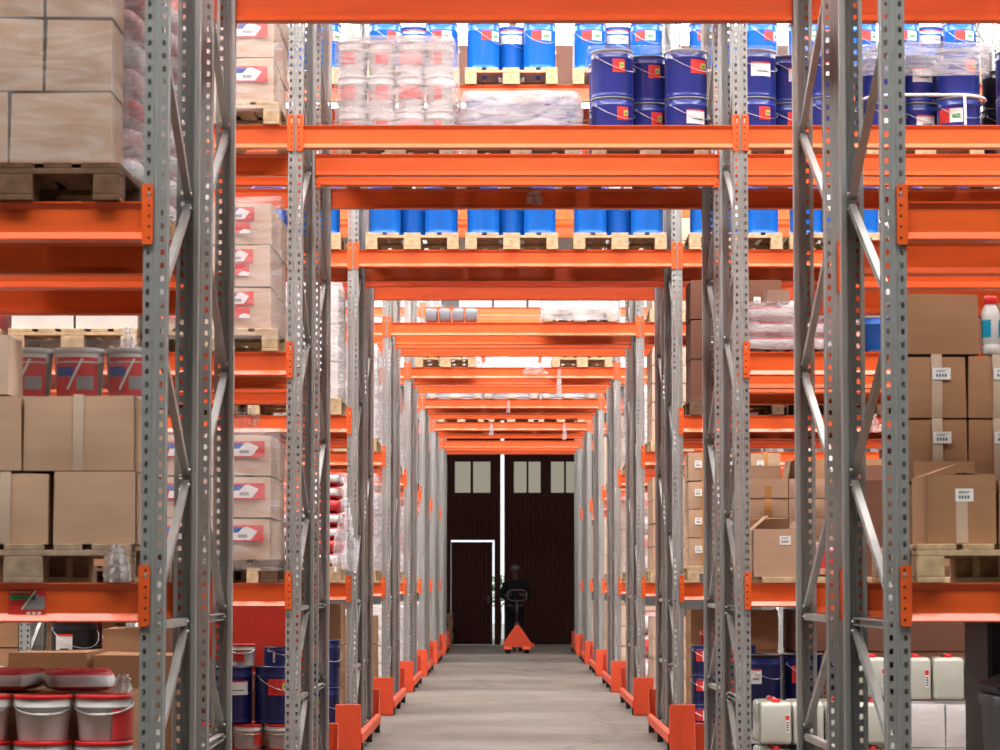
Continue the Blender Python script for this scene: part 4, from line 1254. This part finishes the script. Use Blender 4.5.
# floor left: navy drums, brown cartons behind
pallet(-1.90, y3, 0.0, 'wooden pallet on the floor under navy drums left of aisle, third rack', m='wood_dark')
for tr in range(2):
    for c in range(2):
        drum(-1.645 - c * 0.32, y3 + 0.18, 0.146 + tr * 0.402, f'navy drum left of aisle, {("lower", "upper")[tr]} tier {("aisle-side", "outer")[c]}, floor, third rack', 'navy drums on the third rack floor', 'navy_shaded', 'navy_shaded', 0.15, 0.398, ('red', 0.5, 0.8, -0.9, -0.1), True)
for tr in range(3):
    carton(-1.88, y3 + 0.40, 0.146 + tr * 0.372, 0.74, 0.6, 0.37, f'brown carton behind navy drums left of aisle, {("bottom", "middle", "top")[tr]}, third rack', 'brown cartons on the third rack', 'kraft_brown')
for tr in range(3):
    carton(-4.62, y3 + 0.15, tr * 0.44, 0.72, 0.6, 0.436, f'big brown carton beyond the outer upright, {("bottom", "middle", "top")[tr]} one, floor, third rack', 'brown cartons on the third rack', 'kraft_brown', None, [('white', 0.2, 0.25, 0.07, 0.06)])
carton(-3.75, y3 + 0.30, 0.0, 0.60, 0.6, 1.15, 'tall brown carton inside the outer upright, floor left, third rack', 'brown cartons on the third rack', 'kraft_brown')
# right bay
pallet(1.90, y3, L2, 'wooden pallet under dark brown cartons right of aisle, second shelf, third rack', m='wood_dark')
for tr in range(3):
    for c in range(2):
        carton(1.70 + c * 0.40, y3 + 0.02, L2 + PH + tr * 0.342, 0.385, 0.6, 0.338, f'dark brown carton with pale label, {("bottom", "middle", "top")[tr]} tier {("aisle-side", "outer")[c]}, second shelf, third rack', 'dark cartons on the third rack', 'kraft_dark', None, [('white', -0.02, 0.16, 0.06, 0.055)])
pallet(1.875, y3, L1, 'wooden pallet under tan labelled cartons right of aisle, first shelf, third rack')
for tr in range(4):
    for c in range(3):
        h_ = 0.24
        carton(1.612 + c * 0.266, y3 + 0.02, L1 + PH + tr * 0.243, 0.26, 0.5, h_, f'tan carton with white label, {ORD[tr]} tier, {ORD[c]} from aisle, first shelf right, third rack', 'tan cartons on the third rack', 'kraft', 'tape_brown', [('white', -0.045, 0.14, 0.06, 0.06)])
pallet(1.90, y3, 0.0, 'wooden pallet on the floor under blue buckets right of aisle, third rack')
for tr in range(3):
    for c in range(2):
        drum(1.64 + c * 0.29, y3 + 0.16, 0.146 + tr * 0.252, f'navy bucket with red label right of aisle, {("bottom", "middle", "top")[tr]} tier {("aisle-side", "outer")[c]}, third rack', 'navy buckets on the third rack floor', 'navy_shaded', 'navy_shaded', 0.138, 0.249, ('redwhite', 0.45, 0.85, -0.5, 0.5), True, -0.3)
for tr in range(3):
    carton(1.90, y3 + 0.36, 0.146 + tr * 0.352, 0.76, 0.6, 0.35, f'brown carton behind navy buckets right of aisle, {("bottom", "middle", "top")[tr]}, third rack', 'brown cartons on the third rack', 'kraft_brown', None, [('red', -0.15, 0.2, 0.12, 0.07)])
pail(1.66, y3 + 0.16, 0.146 + 3 * 0.252 + 0.001, 'small red-topped pail on the navy buckets right of aisle, third rack', None, 0.08, 0.12, 'red_plastic', 'red_plastic')
sack(2.95, y3 + 0.05, L2 + PH, 0.4, 0.6, 0.16, 'white sack on the outer pallet, second shelf right, third rack', None, 'white_plastic', 'paper', seed=130)
pallet(2.80, y3, L2, 'outer wooden pallet on the second shelf right, third rack', m='wood_dark')
pallet(2.78, y3, L1, 'outer wooden pallet on the first shelf right, third rack', m='wood')
for tr in range(3):
    carton(2.78, y3 + 0.03, L1 + PH + tr * 0.31, 0.74, 0.9, 0.307, f'brown carton on the outer pallet, {("bottom", "middle", "top")[tr]} tier, first shelf right, third rack', 'brown cartons on the third rack', 'kraft_brown')
rag(3.05, ry(2, -0.03), L2 - 0.15, 0.15, 0.16, 'white film scrap hanging from the second-shelf crossbeam right, third rack', 'film_white', 6, d=0.03, hang=True)

# ---- racks further back: one pallet load beside the aisle on each level
CFG = {
    (3, -1): {2: ('white_card', 'film_white', 4), 1: ('pink', 'film_milky', 3), 0: ('kraft_brown', None, 3)},
    (3, 1): {3: ('kraft_pale', None, 4), 2: ('kraft_pale', None, 5), 1: ('kraft', None, 4), 0: ('kraft_pale', None, 4)},
    (4, -1): {2: ('white_card', 'film_white', 3), 1: ('grey', 'film_milky', 4), 0: ('white_card', 'film_clear', 4)},
    (4, 1): {2: ('white_card', 'film_milky', 3), 1: ('pink', 'film_milky', 4), 0: ('pink', None, 3)},
    (5, -1): {2: ('white_card', 'film_white', 3), 1: ('pink', 'film_milky', 3), 0: ('white_card', 'film_milky', 3)},
    (5, 1): {2: ('kraft_pale', None, 3), 1: ('kraft', None, 3), 0: ('kraft_pale', None, 3)},
    (6, -1): {1: ('white_card', 'film_white', 3), 0: ('pink', 'film_milky', 3)},
    (6, 1): {2: ('kraft_pale', None, 3), 1: ('kraft_pale', None, 3), 0: ('kraft', None, 3)},
    (7, -1): {1: ('white_card', 'film_milky', 3), 0: ('kraft', None, 3)},
    (7, 1): {1: ('kraft', None, 3), 0: ('kraft_pale', None, 3)},
}
NM = {'white_card': 'white', 'pink': 'pink and white', 'kraft': 'tan', 'kraft_pale': 'pale tan', 'kraft_brown': 'brown', 'grey': 'grey'}
for (k, s), lv_map in CFG.items():
    for lv, (m, fl, n) in lv_map.items():
        y = ry(k, -0.04); z0 = LEVEL[lv] + (PH if lv else 0.146); x = s * 1.905
        where = f'{LVN[lv]} {SIDE[s]} of aisle, {ORD[k]} rack'
        pallet(x, y, LEVEL[lv], f'wooden pallet under {NM[m]} goods, {where}')
        hh = (1.05 if lv else 0.95) / max(n, 3) - 0.01
        for tr in range(n):
            tn = f'{ORD[tr]} from bottom'
            if m == 'pink':
                sack(x, y + 0.04, z0 + tr * (hh + 0.001), 0.76, 0.9, hh, f'{NM[m]} sack, {tn}, {where}', f'sacks beside the aisle, {ORD[k]} rack', 'pink_sack', 'red_sack' if tr % 2 else 'paper', seed=k * 10 + tr)
            elif m == 'grey':
                sack(x, y + 0.04, z0 + tr * (hh + 0.001), 0.76, 0.9, hh, f'{NM[m]} sack, {tn}, {where}', f'sacks beside the aisle, {ORD[k]} rack', 'grey_plastic', 'grey_plastic', seed=k * 10 + tr)
            else:
                carton(x, y + 0.04, z0 + tr * (hh + 0.003), 0.76, 1.0, hh, f'{NM[m]} carton, {tn}, {where}', f'cartons beside the aisle, {ORD[k]} rack', m)
        if fl:
            wrap(x - 0.414, x + 0.414, y - 0.014, y + 1.216, z0 + 0.004, z0 + n * (hh + 0.003) + 0.025, f'film round the {NM[m]} goods, {where}', 'stretch film on loads', fl, k * 7 + lv, 0.012, 0.02, 0.04)

# ---- over the aisle further back
y4 = ry(3, 0.0)
for i in range(4):
    sack(-0.905 + i * 0.147, y4 + 0.01, L3, 0.145, 0.40, 0.165, f'grey plastic pack lying over the aisle, {ORD[i]} from left, third shelf, fourth rack', 'grey packs over the aisle', 'grey_plastic', 'grey_plastic', seed=140 + i)
pallet(0.735, y4 - 0.03, L3, 'wooden pallet under the silver-white wrapped load over the aisle, fourth rack')
carton(0.735, y4 + 0.0, L3 + PH, 0.62, 0.9, 0.30, 'white box inside the silver-white film over the aisle, fourth rack', None, 'white_card')
wrap(0.735 - 0.414, 0.735 + 0.414, y4 - 0.046, y4 + 1.186, L3 + 0.02, L3 + PH + 0.33, 'silver-white film round the load over the aisle, third shelf, fourth rack', 'stretch film on loads', 'film_white', 150, 0.012, 0.01, 0.016)
y5 = ry(4, -0.04)
for q, px in ((-1, -0.89), (1, 0.93)):
    pallet(px, y5, L3, f'wooden pallet over the aisle, {SL[q]} one, third shelf, fifth rack')
for r_ in range(2):
    for i in range(5):
        sack(-0.89 + (i - 2) * 0.155, y5 + 0.02 + r_ * 0.4, L3 + PH, 0.152, 0.39, 0.25, f'grey pack on the left pallet over the aisle, {ORD[i]} from left {("front", "back")[r_]}, fifth rack', 'grey packs over the aisle', 'grey_plastic', 'grey_plastic', seed=160 + i)
wrap(-0.89 - 0.414, -0.89 + 0.414, y5 - 0.016, y5 + 1.216, L3 + PH + 0.004, L3 + PH + 0.28, 'pale film round the grey packs over the aisle, fifth rack', 'stretch film on loads', 'film_milky', 151, 0.012, 0.02, 0.04)
carton(0.93, y5 + 0.03, L3 + PH, 0.74, 0.9, 0.34, 'pale tan carton on the right pallet over the aisle, fifth rack', None, 'kraft_pale')
for k in (5, 6):
    for q, px in ((-1, -0.89), (0, 0.0), (1, 0.89)):
        y = ry(k, -0.04)
        pallet(px, y, L3, f'wooden pallet over the aisle, {SL[q]} one, third shelf, {ORD[k]} rack')
        carton(px, y + 0.03, L3 + PH, 0.74, 1.0, 0.5, f'white carton over the aisle, {SL[q]} one, third shelf, {ORD[k]} rack', f'white cartons over the aisle', 'white_card')
        if k == 5:
            wrap(px - 0.414, px + 0.414, y - 0.014, y + 1.216, L3 + 0.02, L3 + PH + 0.53, f'white film round the {SL[q]} load over the aisle, third shelf, sixth rack', 'stretch film on loads', 'film_white', 170 + q, 0.010, 0.0, 0.016)
# loose strips of film hanging from beams
for x, k, w_, h_, nm in ((0.62, 4, 0.07, 0.34, 'long strip of clear film hanging over the aisle, fifth rack'), (-0.05, 5, 0.05, 0.2, 'short strip of film hanging over the aisle, sixth rack'), (0.95, 6, 0.07, 0.30, 'strip of white film hanging over the aisle, seventh rack'), (-0.35, 6, 0.07, 0.22, 'scrap of white film hanging over the aisle, seventh rack')):
    rag(x, ry(k, -0.022), L3 - h_ - 0.02, w_, h_, nm, 'film_white', k + w_, d=0.018, hang=True)
rag(0.30, ry(4, -0.030), L3 - 0.10, 0.30, 0.16, 'tangle of clear film on the crossbeam over the aisle, fifth rack', 'film_milky', 33, d=0.02, hang=True)
rag(0.13, ry(1, BACK + DEEP - 0.075), L3 - 0.12, 0.13, 0.10, 'torn tuft of film stuck under the crossbeam over the aisle, second rack', 'film_white', 37, d=0.03, hang=True)
# plank leaning beside the fifth rack
pk = MB().box(-0.055, 0.055, -0.014, 0.014, 0, 0.84, 'wood', 0.002)
tag(obj('plank', pk.mesh('plank'), None, (1.585, 31.45, 0.012), rot=(0.10, -0.10, 0)), 'pale wooden plank leaning beside the guard right of aisle, fifth rack', 'plank')
# pallets piled by the gate
for i in range(5):
    pallet(-1.72 + 0.02 * (i % 2), 56.4, i * 0.146, f'old wooden pallet in the pile beside the gate, {ORD[i]} from bottom', 'pallets piled beside the gate', 'wood_dark')

for s in (-1, 1):
    for lv in (0, 1, 2):
        for i in (1, 2):
            if s == 1 and i == 1 and lv in (1, 2):
                continue
            x = s * (1.905 + 0.868 * i)
            m = ('kraft_brown', 'kraft_dark', 'kraft')[(lv + i) % 3]
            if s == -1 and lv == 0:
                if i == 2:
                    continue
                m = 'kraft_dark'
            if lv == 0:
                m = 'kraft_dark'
            z0 = LEVEL[lv] + (PH if lv else 0.146)
            where = f'{("middle", "outer")[i - 1]} load {SIDE[s]} bay, {LVN[lv]}, third rack'
            pallet(x, y3, LEVEL[lv], f'wooden pallet under {where}', m='wood_dark')
            for tr in range(3):
                carton(x, y3 + 0.04, z0 + tr * 0.352, 0.76, 1.0, 0.349, f'{NM.get(m, "dark brown")} carton, {("bottom", "middle", "top")[tr]} tier of {where}', 'big cartons in the outer bays, third rack', m)
# ------------------------------------------------------------------ building shell
W = MB().box(-14, 14, -8, 64, -0.2, 0, 'concrete_floor')
struct('floor', W)
struct('ceiling', MB().box(-14, 14, -8, 58.3, 8.6, 8.8, 'ceiling_paint'))
struct('wall_left', MB().box(-14.2, -14, -8, 58.3, 0, 8.6, 'wall_grey'))
struct('wall_right', MB().box(14, 14.2, -8, 58.3, 0, 8.6, 'wall_grey'))
struct('wall_front', MB().box(-14, 14, -8.2, -8, 0, 8.6, 'wall_grey'))
DX0, DX1, DH = -2.20, 1.92, 5.25
WB = MB()
WB.box(-14, DX0, 58, 58.25, 0, 6, 'wall_grey').box(DX1, 14, 58, 58.25, 0, 6, 'wall_grey').box(-14, DX0, 58, 58.25, 6, 8.6, 'wall_paint').box(DX1, 14, 58, 58.25, 6, 8.6, 'wall_paint').box(DX0, DX1, 58, 58.25, DH, 6.2, 'wall_paint').box(DX0, DX1, 58, 58.25, 8.3, 8.6, 'wall_paint').box(DX0, DX1, 58.1, 58.25, 6.2, 8.3, 'wall_paint')
struct('wall_back', WB)
# clerestory windows in the back wall
for i in range(9):
    x = -11.2 + i * 2.8
    mb = MB().box(x - 1.2, x + 1.2, 57.93, 57.97, 6.35, 8.15, 'window_glow')
    w = struct(f'window_{i + 1}', mb)
    fr = MB()
    for dx in (-1.22, -0.4, 0.4, 1.22):
        fr.box(x + dx - 0.03, x + dx + 0.03, 57.90, 57.995, 6.30, 8.20, 'wall_paint')
    for zz in (6.31, 7.25, 8.18):
        fr.box(x - 1.25, x + 1.25, 57.905, 57.99, zz - 0.03, zz + 0.03, 'wall_paint')
    obj('window_frame', fr.mesh('window_frame'), w)
# skylights over the cross aisles
SKY = [(6.6, 0.85, 20)] + [((ROWY[i] + BACK + DEEP + ROWY[i + 1]) / 2, (1.0, 1.0, 1.0, 1.0, 0.95, 0.85, 0.45)[i], 25) for i in range(7)]
for i, (y, hw, ln) in enumerate(SKY):
    mb = MB().box(-ln / 2, ln / 2, y - hw, y + hw, 8.555, 8.585, 'skylight_glow')
    w = struct(f'window_{i + 10}', mb)
    fr = MB()
    fr.box(-ln / 2 - 0.1, ln / 2 + 0.1, y - hw - 0.1, y - hw, 8.50, 8.599, 'wall_paint').box(-ln / 2 - 0.1, ln / 2 + 0.1, y + hw, y + hw + 0.1, 8.50, 8.599, 'wall_paint')
    for q in range(int(ln / 2.5) + 1):
        xx = -ln / 2 + q * 2.5
        fr.box(xx - 0.05, xx + 0.05, y - hw, y + hw, 8.50, 8.554, 'wall_paint')
    obj('window_frame', fr.mesh('window_frame'), w)

# ------------------------------------------------------------------ big gate in the back wall
def leaf(name, x0, x1, panes, wicket=None):
    mb = MB(); y0, y1 = 57.95, 58.03
    zt = 4.30; zb = 3.42
    # planked lower field with tongue-and-groove battens
    n = int(round((x1 - x0) / 0.09)); st = (x1 - x0) / n
    for i in range(n):
        a, b = x0 + i * st, x0 + (i + 1) * st - 0.010
        if wicket and b > wicket[0] and a < wicket[1]:
            mb.box(a, b, y0, y1, wicket[2], zb, 'door_paint', 0.006)
        else:
            mb.box(a, b, y0, y1, 0.006, zb, 'door_paint', 0.006)
    z_w = wicket[2] if wicket else 0
    if wicket:
        mb.box(x0, wicket[0], y0 + 0.04, y1, 0.006, z_w, 'door_paint').box(wicket[1], x1, y0 + 0.04, y1, 0.006, z_w, 'door_paint')
        mb.box(x0, x1, y0 + 0.04, y1, z_w, zb, 'door_paint')
    else:
        mb.box(x0, x1, y0 + 0.04, y1, 0.006, zb, 'door_paint')
    # window band: rails and mullions round the pane openings
    mb.box(x0, x1, y0 - 0.015, y1, zb, zb + 0.10, 'door_paint').box(x0, x1, y0 - 0.015, y1, zt - 0.06, 5.22, 'door_paint')
    edges = [x0] + [e for p in panes for e in p] + [x1]
    for a, b in zip(edges[0::2], edges[1::2]):
        mb.box(a, b, y0 - 0.01, y1, zb + 0.10, zt - 0.06, 'door_paint')
    d = struct(name, mb)
    for a, b in panes:
        g = MB().box(a, b, 57.99, 58.0, zb + 0.10, zt - 0.06, 'frosted_pane')
        obj('pane', g.mesh('pane'), d)
    return d
S = 43.1
def ux(u, s=S):
    return (u - 507.4) / s - 0.066
wk = (ux(451.0), ux(494.5), 2.42)
leaf('door_1', DX0, ux(500.6), [(ux(432), ux(447)), (ux(455), ux(470.5)), (ux(473.2), ux(490.3))], wk)
leaf('door_2', ux(504.2), DX1, [(ux(514), ux(526.5)), (ux(528.5), ux(540.5)), (ux(551), ux(564)), (ux(566), ux(578))])
mb = MB()
x0, x1 = wk[0] + 0.005, wk[1] - 0.038
n = 10; st = (x1 - x0) / n
for i in range(n):
    mb.box(x0 + i * st, x0 + (i + 1) * st - 0.008, 57.95, 58.03, 0.014, wk[2] - 0.042, 'door_paint', 0.006)
mb.box(x0, x1 - 0.01, 57.99, 58.03, 0.014, wk[2] - 0.042, 'door_paint')
w = struct('door_3', mb)
hb = MB().tube([(x1 - 0.10, 57.93, 1.05), (x1 - 0.10, 57.89, 1.05), (x1 - 0.22, 57.89, 1.05)], 0.012, 8, 'black_paint').box(x1 - 0.13, x1 - 0.07, 57.935, 57.949, 0.95, 1.15, 'black_paint')
obj('door_handle', hb.mesh('door_handle'), w)
# what the open gap shows outside
struct('outside_ground', MB().box(-14, 14, 64, 90, -0.22, -0.02, 'yard'))
mb = MB()
rr = random.Random(3)
for i in range(70):
    a = rr.uniform(0, 2 * PI); q = rr.uniform(0, 0.42)
    c = Vector((q * math.cos(a), q * math.sin(a), 1.15 + rr.uniform(-0.28, 0.42)))
    for j in range(5):
        u = Vector((rr.uniform(-1, 1), rr.uniform(-1, 1), rr.uniform(-0.4, 1))).normalized() * 0.11
        v = u.cross(Vector((rr.uniform(-1, 1), rr.uniform(-1, 1), 1))).normalized() * 0.035
        mb.add([c, c + u * 0.5 + v, c + u, c + u * 0.5 - v], [(0, 1, 2, 3)], 'leaf')
sh = tag(obj('outside_shrub', mb.mesh('outside_shrub'), None, (-0.25, 61.5, 0)), 'green leafy shrub outdoors, seen through the gap between the gate leaves', 'shrub')
obj('stem', MB().tube([(0, 0, 0), (0.03, 0, 0.6), (0, 0.02, 1.2)], [0.03, 0.022, 0.012], 7, 'wood_dark').mesh('stem'), sh)

# ------------------------------------------------------------------ pallet jack and the worker behind it
JX, JY = 0.135, 50.95
t = thing('pallet_jack', 'orange hand pallet jack with black handle standing at the end of the aisle', 'pallet jack', (JX, JY, 0))
for s in (-1, 1):
    mb = MB()
    mb.extrude([(0, 0.085), (0.06, 0.125), (1.2, 0.135), (1.2, 0.09), (0.06, 0.07)], s * 0.19 - 0.08, s * 0.19 + 0.08, 'x', 'orange_guard')
    obj('fork', mb.mesh('fork'), t)
    mb = MB().tube([(s * 0.19 - 0.05, 0.14, 0.041), (s * 0.19 + 0.05, 0.14, 0.041)], 0.04, 14, 'rubber', smooth=False)
    obj('roller', mb.mesh('roller'), t)
mb = MB()
mb.extrude([(-0.30, 0.10), (0.36, 0.10), (0.36, 0.16), (0.30, 0.19), (0.26, 0.24), (0.075, 0.51), (-0.065, 0.51), (-0.28, 0.19)], 1.2, 1.235, 'y', 'orange_guard')
mb.extrude([(1.235, 0.12), (1.42, 0.12), (1.33, 0.40), (1.235, 0.55)], -0.05, 0.06, 'x', 'orange_guard')
obj('chassis', mb.mesh('chassis'), t)
mb = MB().tube([(0, 1.40, 0.10), (0, 1.40, 0.62)], 0.035, 12, 'black_paint')
obj('pump', mb.mesh('pump'), t)
for s in (-1, 1):
    mb = MB().tube([(s * 0.035, 1.40, 0.10), (s * 0.085, 1.40, 0.10)], 0.098, 18, 'rubber', smooth=False)
    obj('steering_wheel', mb.mesh('steering_wheel'), t)
mb = MB().tube([(0, 1.40, 0.60), (0, 1.43, 0.85), (0, 1.46, 1.06)], 0.020, 10, 'black_paint')
loop = []
for i in range(20):
    a = 2 * PI * i / 20
    c, s = math.cos(a), math.sin(a)
    loop.append((0.20 * math.copysign(abs(c) ** 0.6, c), 1.47 + 0.02 * s, 1.17 + 0.115 * math.copysign(abs(s) ** 0.7, s)))
mb.tube(loop, 0.014, 8, 'black_paint', closed=True)
obj('handle', mb.mesh('handle'), t)

def skin_obj(name, verts, edges, rads, m, parent, sub=2, root=0):
    me = bpy.data.meshes.new(name)
    me.from_pydata(verts, edges, [])
    me.materials.append(MATS[m])
    o = obj(name, me, parent)
    sm = o.modifiers.new('skin', 'SKIN'); sm.use_smooth_shade = True
    lay = me.skin_vertices[0].data if me.skin_vertices else None
    if lay is None:
        bpy.context.view_layer.objects.active = o
        me.skin_vertices.new() if hasattr(me.skin_vertices, 'new') else None
        lay = me.skin_vertices[0].data
    for i, r in enumerate(rads):
        lay[i].radius = (r, r) if not isinstance(r, tuple) else r
        lay[i].use_root = (i == root)
    sb = o.modifiers.new('sub', 'SUBSURF'); sb.levels = sub; sb.render_levels = sub
    return o

PXX, PYY = 0.10, 53.05
person = thing('person', 'person in dark jacket and trousers standing behind the orange pallet jack', 'person', (PXX, PYY, 0))
def person_skeleton():
    V = []; E = []; Rr = []
    def add(p, r, par=None):
        V.append(p); Rr.append(r)
        if par is not None:
            E.append((par, len(V) - 1))
        return len(V) - 1
    pel = add((0, 0, 0.95), (0.15, 0.11))
    wa = add((0, 0.0, 1.10), (0.135, 0.10), pel)
    ch = add((0, 0.01, 1.32), (0.165, 0.115), wa)
    nb = add((0, 0.0, 1.47), (0.07, 0.065), ch)
    nk = add((0, -0.015, 1.54), 0.055, nb)
    hd0 = add((0, -0.03, 1.60), (0.062, 0.075), nk)
    hd1 = add((0, -0.03, 1.68), (0.075, 0.092), hd0)
    hd2 = add((0, -0.025, 1.745), (0.055, 0.066), hd1)
    hands = {}
    for s in (-1, 1):
        hip = add((s * 0.095, 0, 0.88), 0.088, pel)
        kn = add((s * 0.11, -0.02, 0.49), 0.058, hip)
        an = add((s * 0.115, 0.02, 0.09), 0.040, kn)
        he = add((s * 0.12, -0.02, 0.045), 0.042, an)
        to = add((s * 0.13, -0.17, 0.03), 0.030, he)
        sh = add((s * 0.19, 0.01, 1.41), 0.062, ch)
        el = add((s * 0.285, -0.02, 1.14), 0.046, sh)
        wr = add((s * 0.165, -0.22, 1.16), 0.030, el)
        hn = add((s * 0.135, -0.275, 1.18), (0.034, 0.022), wr)
        hands[s] = hn
        for i in range(4):
            off = (i - 1.5) * 0.019
            L = (0.030, 0.034, 0.032, 0.026)[i]
            a = add((s * 0.12, -0.31, 1.185 + off), 0.009, hn)
            b = add((s * 0.105, -0.31 - L, 1.190 + off), 0.0085, a)
            c = add((s * 0.082, -0.31 - L * 0.7, 1.180 + off), 0.0075, b)
        a = add((s * 0.115, -0.265, 1.215), 0.010, hn)
        b = add((s * 0.092, -0.285, 1.235), 0.0085, a)
    return V, E, Rr
V, E, Rr = person_skeleton()
body = skin_obj('body', V, E, Rr, 'skin', person, 1)
# clothing: jacket and trousers as slightly larger skins
J = [(0, 0, 0.90), (0, 0, 1.10), (0, 0.01, 1.33), (0, 0, 1.47), (0, -0.01, 1.53), (-0.20, 0.01, 1.42), (-0.295, -0.02, 1.14), (-0.185, -0.19, 1.155), (0.20, 0.01, 1.42), (0.295, -0.02, 1.14), (0.185, -0.19, 1.155)]
skin_obj('jacket', J, [(0, 1), (1, 2), (2, 3), (3, 4), (2, 5), (5, 6), (6, 7), (2, 8), (8, 9), (9, 10)], [(0.185, 0.14), (0.165, 0.13), (0.195, 0.145), (0.10, 0.09), 0.075, 0.085, 0.066, 0.045, 0.085, 0.066, 0.045], 'cloth_black', person, 2, 0)
T_ = [(0, 0, 0.96), (-0.10, 0, 0.86), (-0.112, -0.02, 0.49), (-0.117, 0.01, 0.11), (0.10, 0, 0.86), (0.112, -0.02, 0.49), (0.117, 0.01, 0.11)]
skin_obj('trousers', T_, [(0, 1), (1, 2), (2, 3), (0, 4), (4, 5), (5, 6)], [(0.165, 0.125), 0.108, 0.078, 0.066, 0.108, 0.078, 0.066], 'cloth_dark', person, 2, 0)
for s in (-1, 1):
    skin_obj('shoe', [(s * 0.12, 0.04, 0.05), (s * 0.122, -0.05, 0.052), (s * 0.13, -0.19, 0.038)], [(0, 1), (1, 2)], [0.048, 0.052, 0.040], 'rubber', person, 2, 0)
hp = MB()
hp.lathe([(0.098, 0), (0.105, 0.04), (0.090, 0.095), (0.050, 0.125), (0.001, 0.135)], 18, 'hair', 0, -0.02, 1.685)
hp.extrude([(-0.075, -0.10), (0.075, -0.10), (0.06, -0.165), (-0.06, -0.165)], 1.69, 1.70, 'z', 'hair')
obj('cap', hp.mesh('cap'), person)
fc = MB()
for s in (-1, 1):
    fc.lathe([(0.001, -0.008), (0.008, -0.004), (0.008, 0.004), (0.001, 0.008)], 8, 'ink', s * 0.030, -0.112, 1.665)
fc.extrude([(-0.012, 1.62), (0.012, 1.62), (0.006, 1.665), (-0.006, 1.665)], -0.135, -0.10, 'y', 'skin')
fc.box(-0.025, 0.025, -0.112, -0.10, 1.592, 1.598, 'ink')
obj('face', fc.mesh('face'), person)

# ------------------------------------------------------------------ camera, world, colour
f = 2500.0
pitch = math.atan(160 / f)
cam = bpy.data.cameras.new('camera')
co = bpy.data.objects.new('camera', cam)
COL.objects.link(co)
cam.sensor_fit = 'HORIZONTAL'; cam.sensor_width = 36.0
cam.lens = 36.0 * f / 1000.0
cam.shift_x = -0.0074
cam.shift_y = 0.048
cam.clip_end = 300
co.location = (-0.066, 0, 1.43)
co.rotation_euler = (PI / 2 + pitch, 0, 0)
cam.dof.use_dof = True
cam.dof.focus_distance = 18.0
cam.dof.aperture_fstop = 7.0
sc.camera = co

wd = bpy.data.worlds.new('world')
sc.world = wd
wd.use_nodes = True
bg = wd.node_tree.nodes['Background']
bg.inputs['Color'].default_value = (0.95, 0.98, 1.0, 1)
bg.inputs['Strength'].default_value = 1.3

vs_ = sc.view_settings
vs_.view_transform = 'Standard'
try:
    vs_.look = 'None'
except Exception:
    pass
vs_.gamma = 1.0
vs_.use_curve_mapping = False
vs_.exposure = 0.0
cy = sc.cycles
cy.use_denoising = True
cy.max_bounces = 8
cy.diffuse_bounces = 2
cy.glossy_bounces = 3
cy.transparent_max_bounces = 24
cy.sample_clamp_indirect = 6.0
cy.caustics_reflective = False
cy.caustics_refractive = False
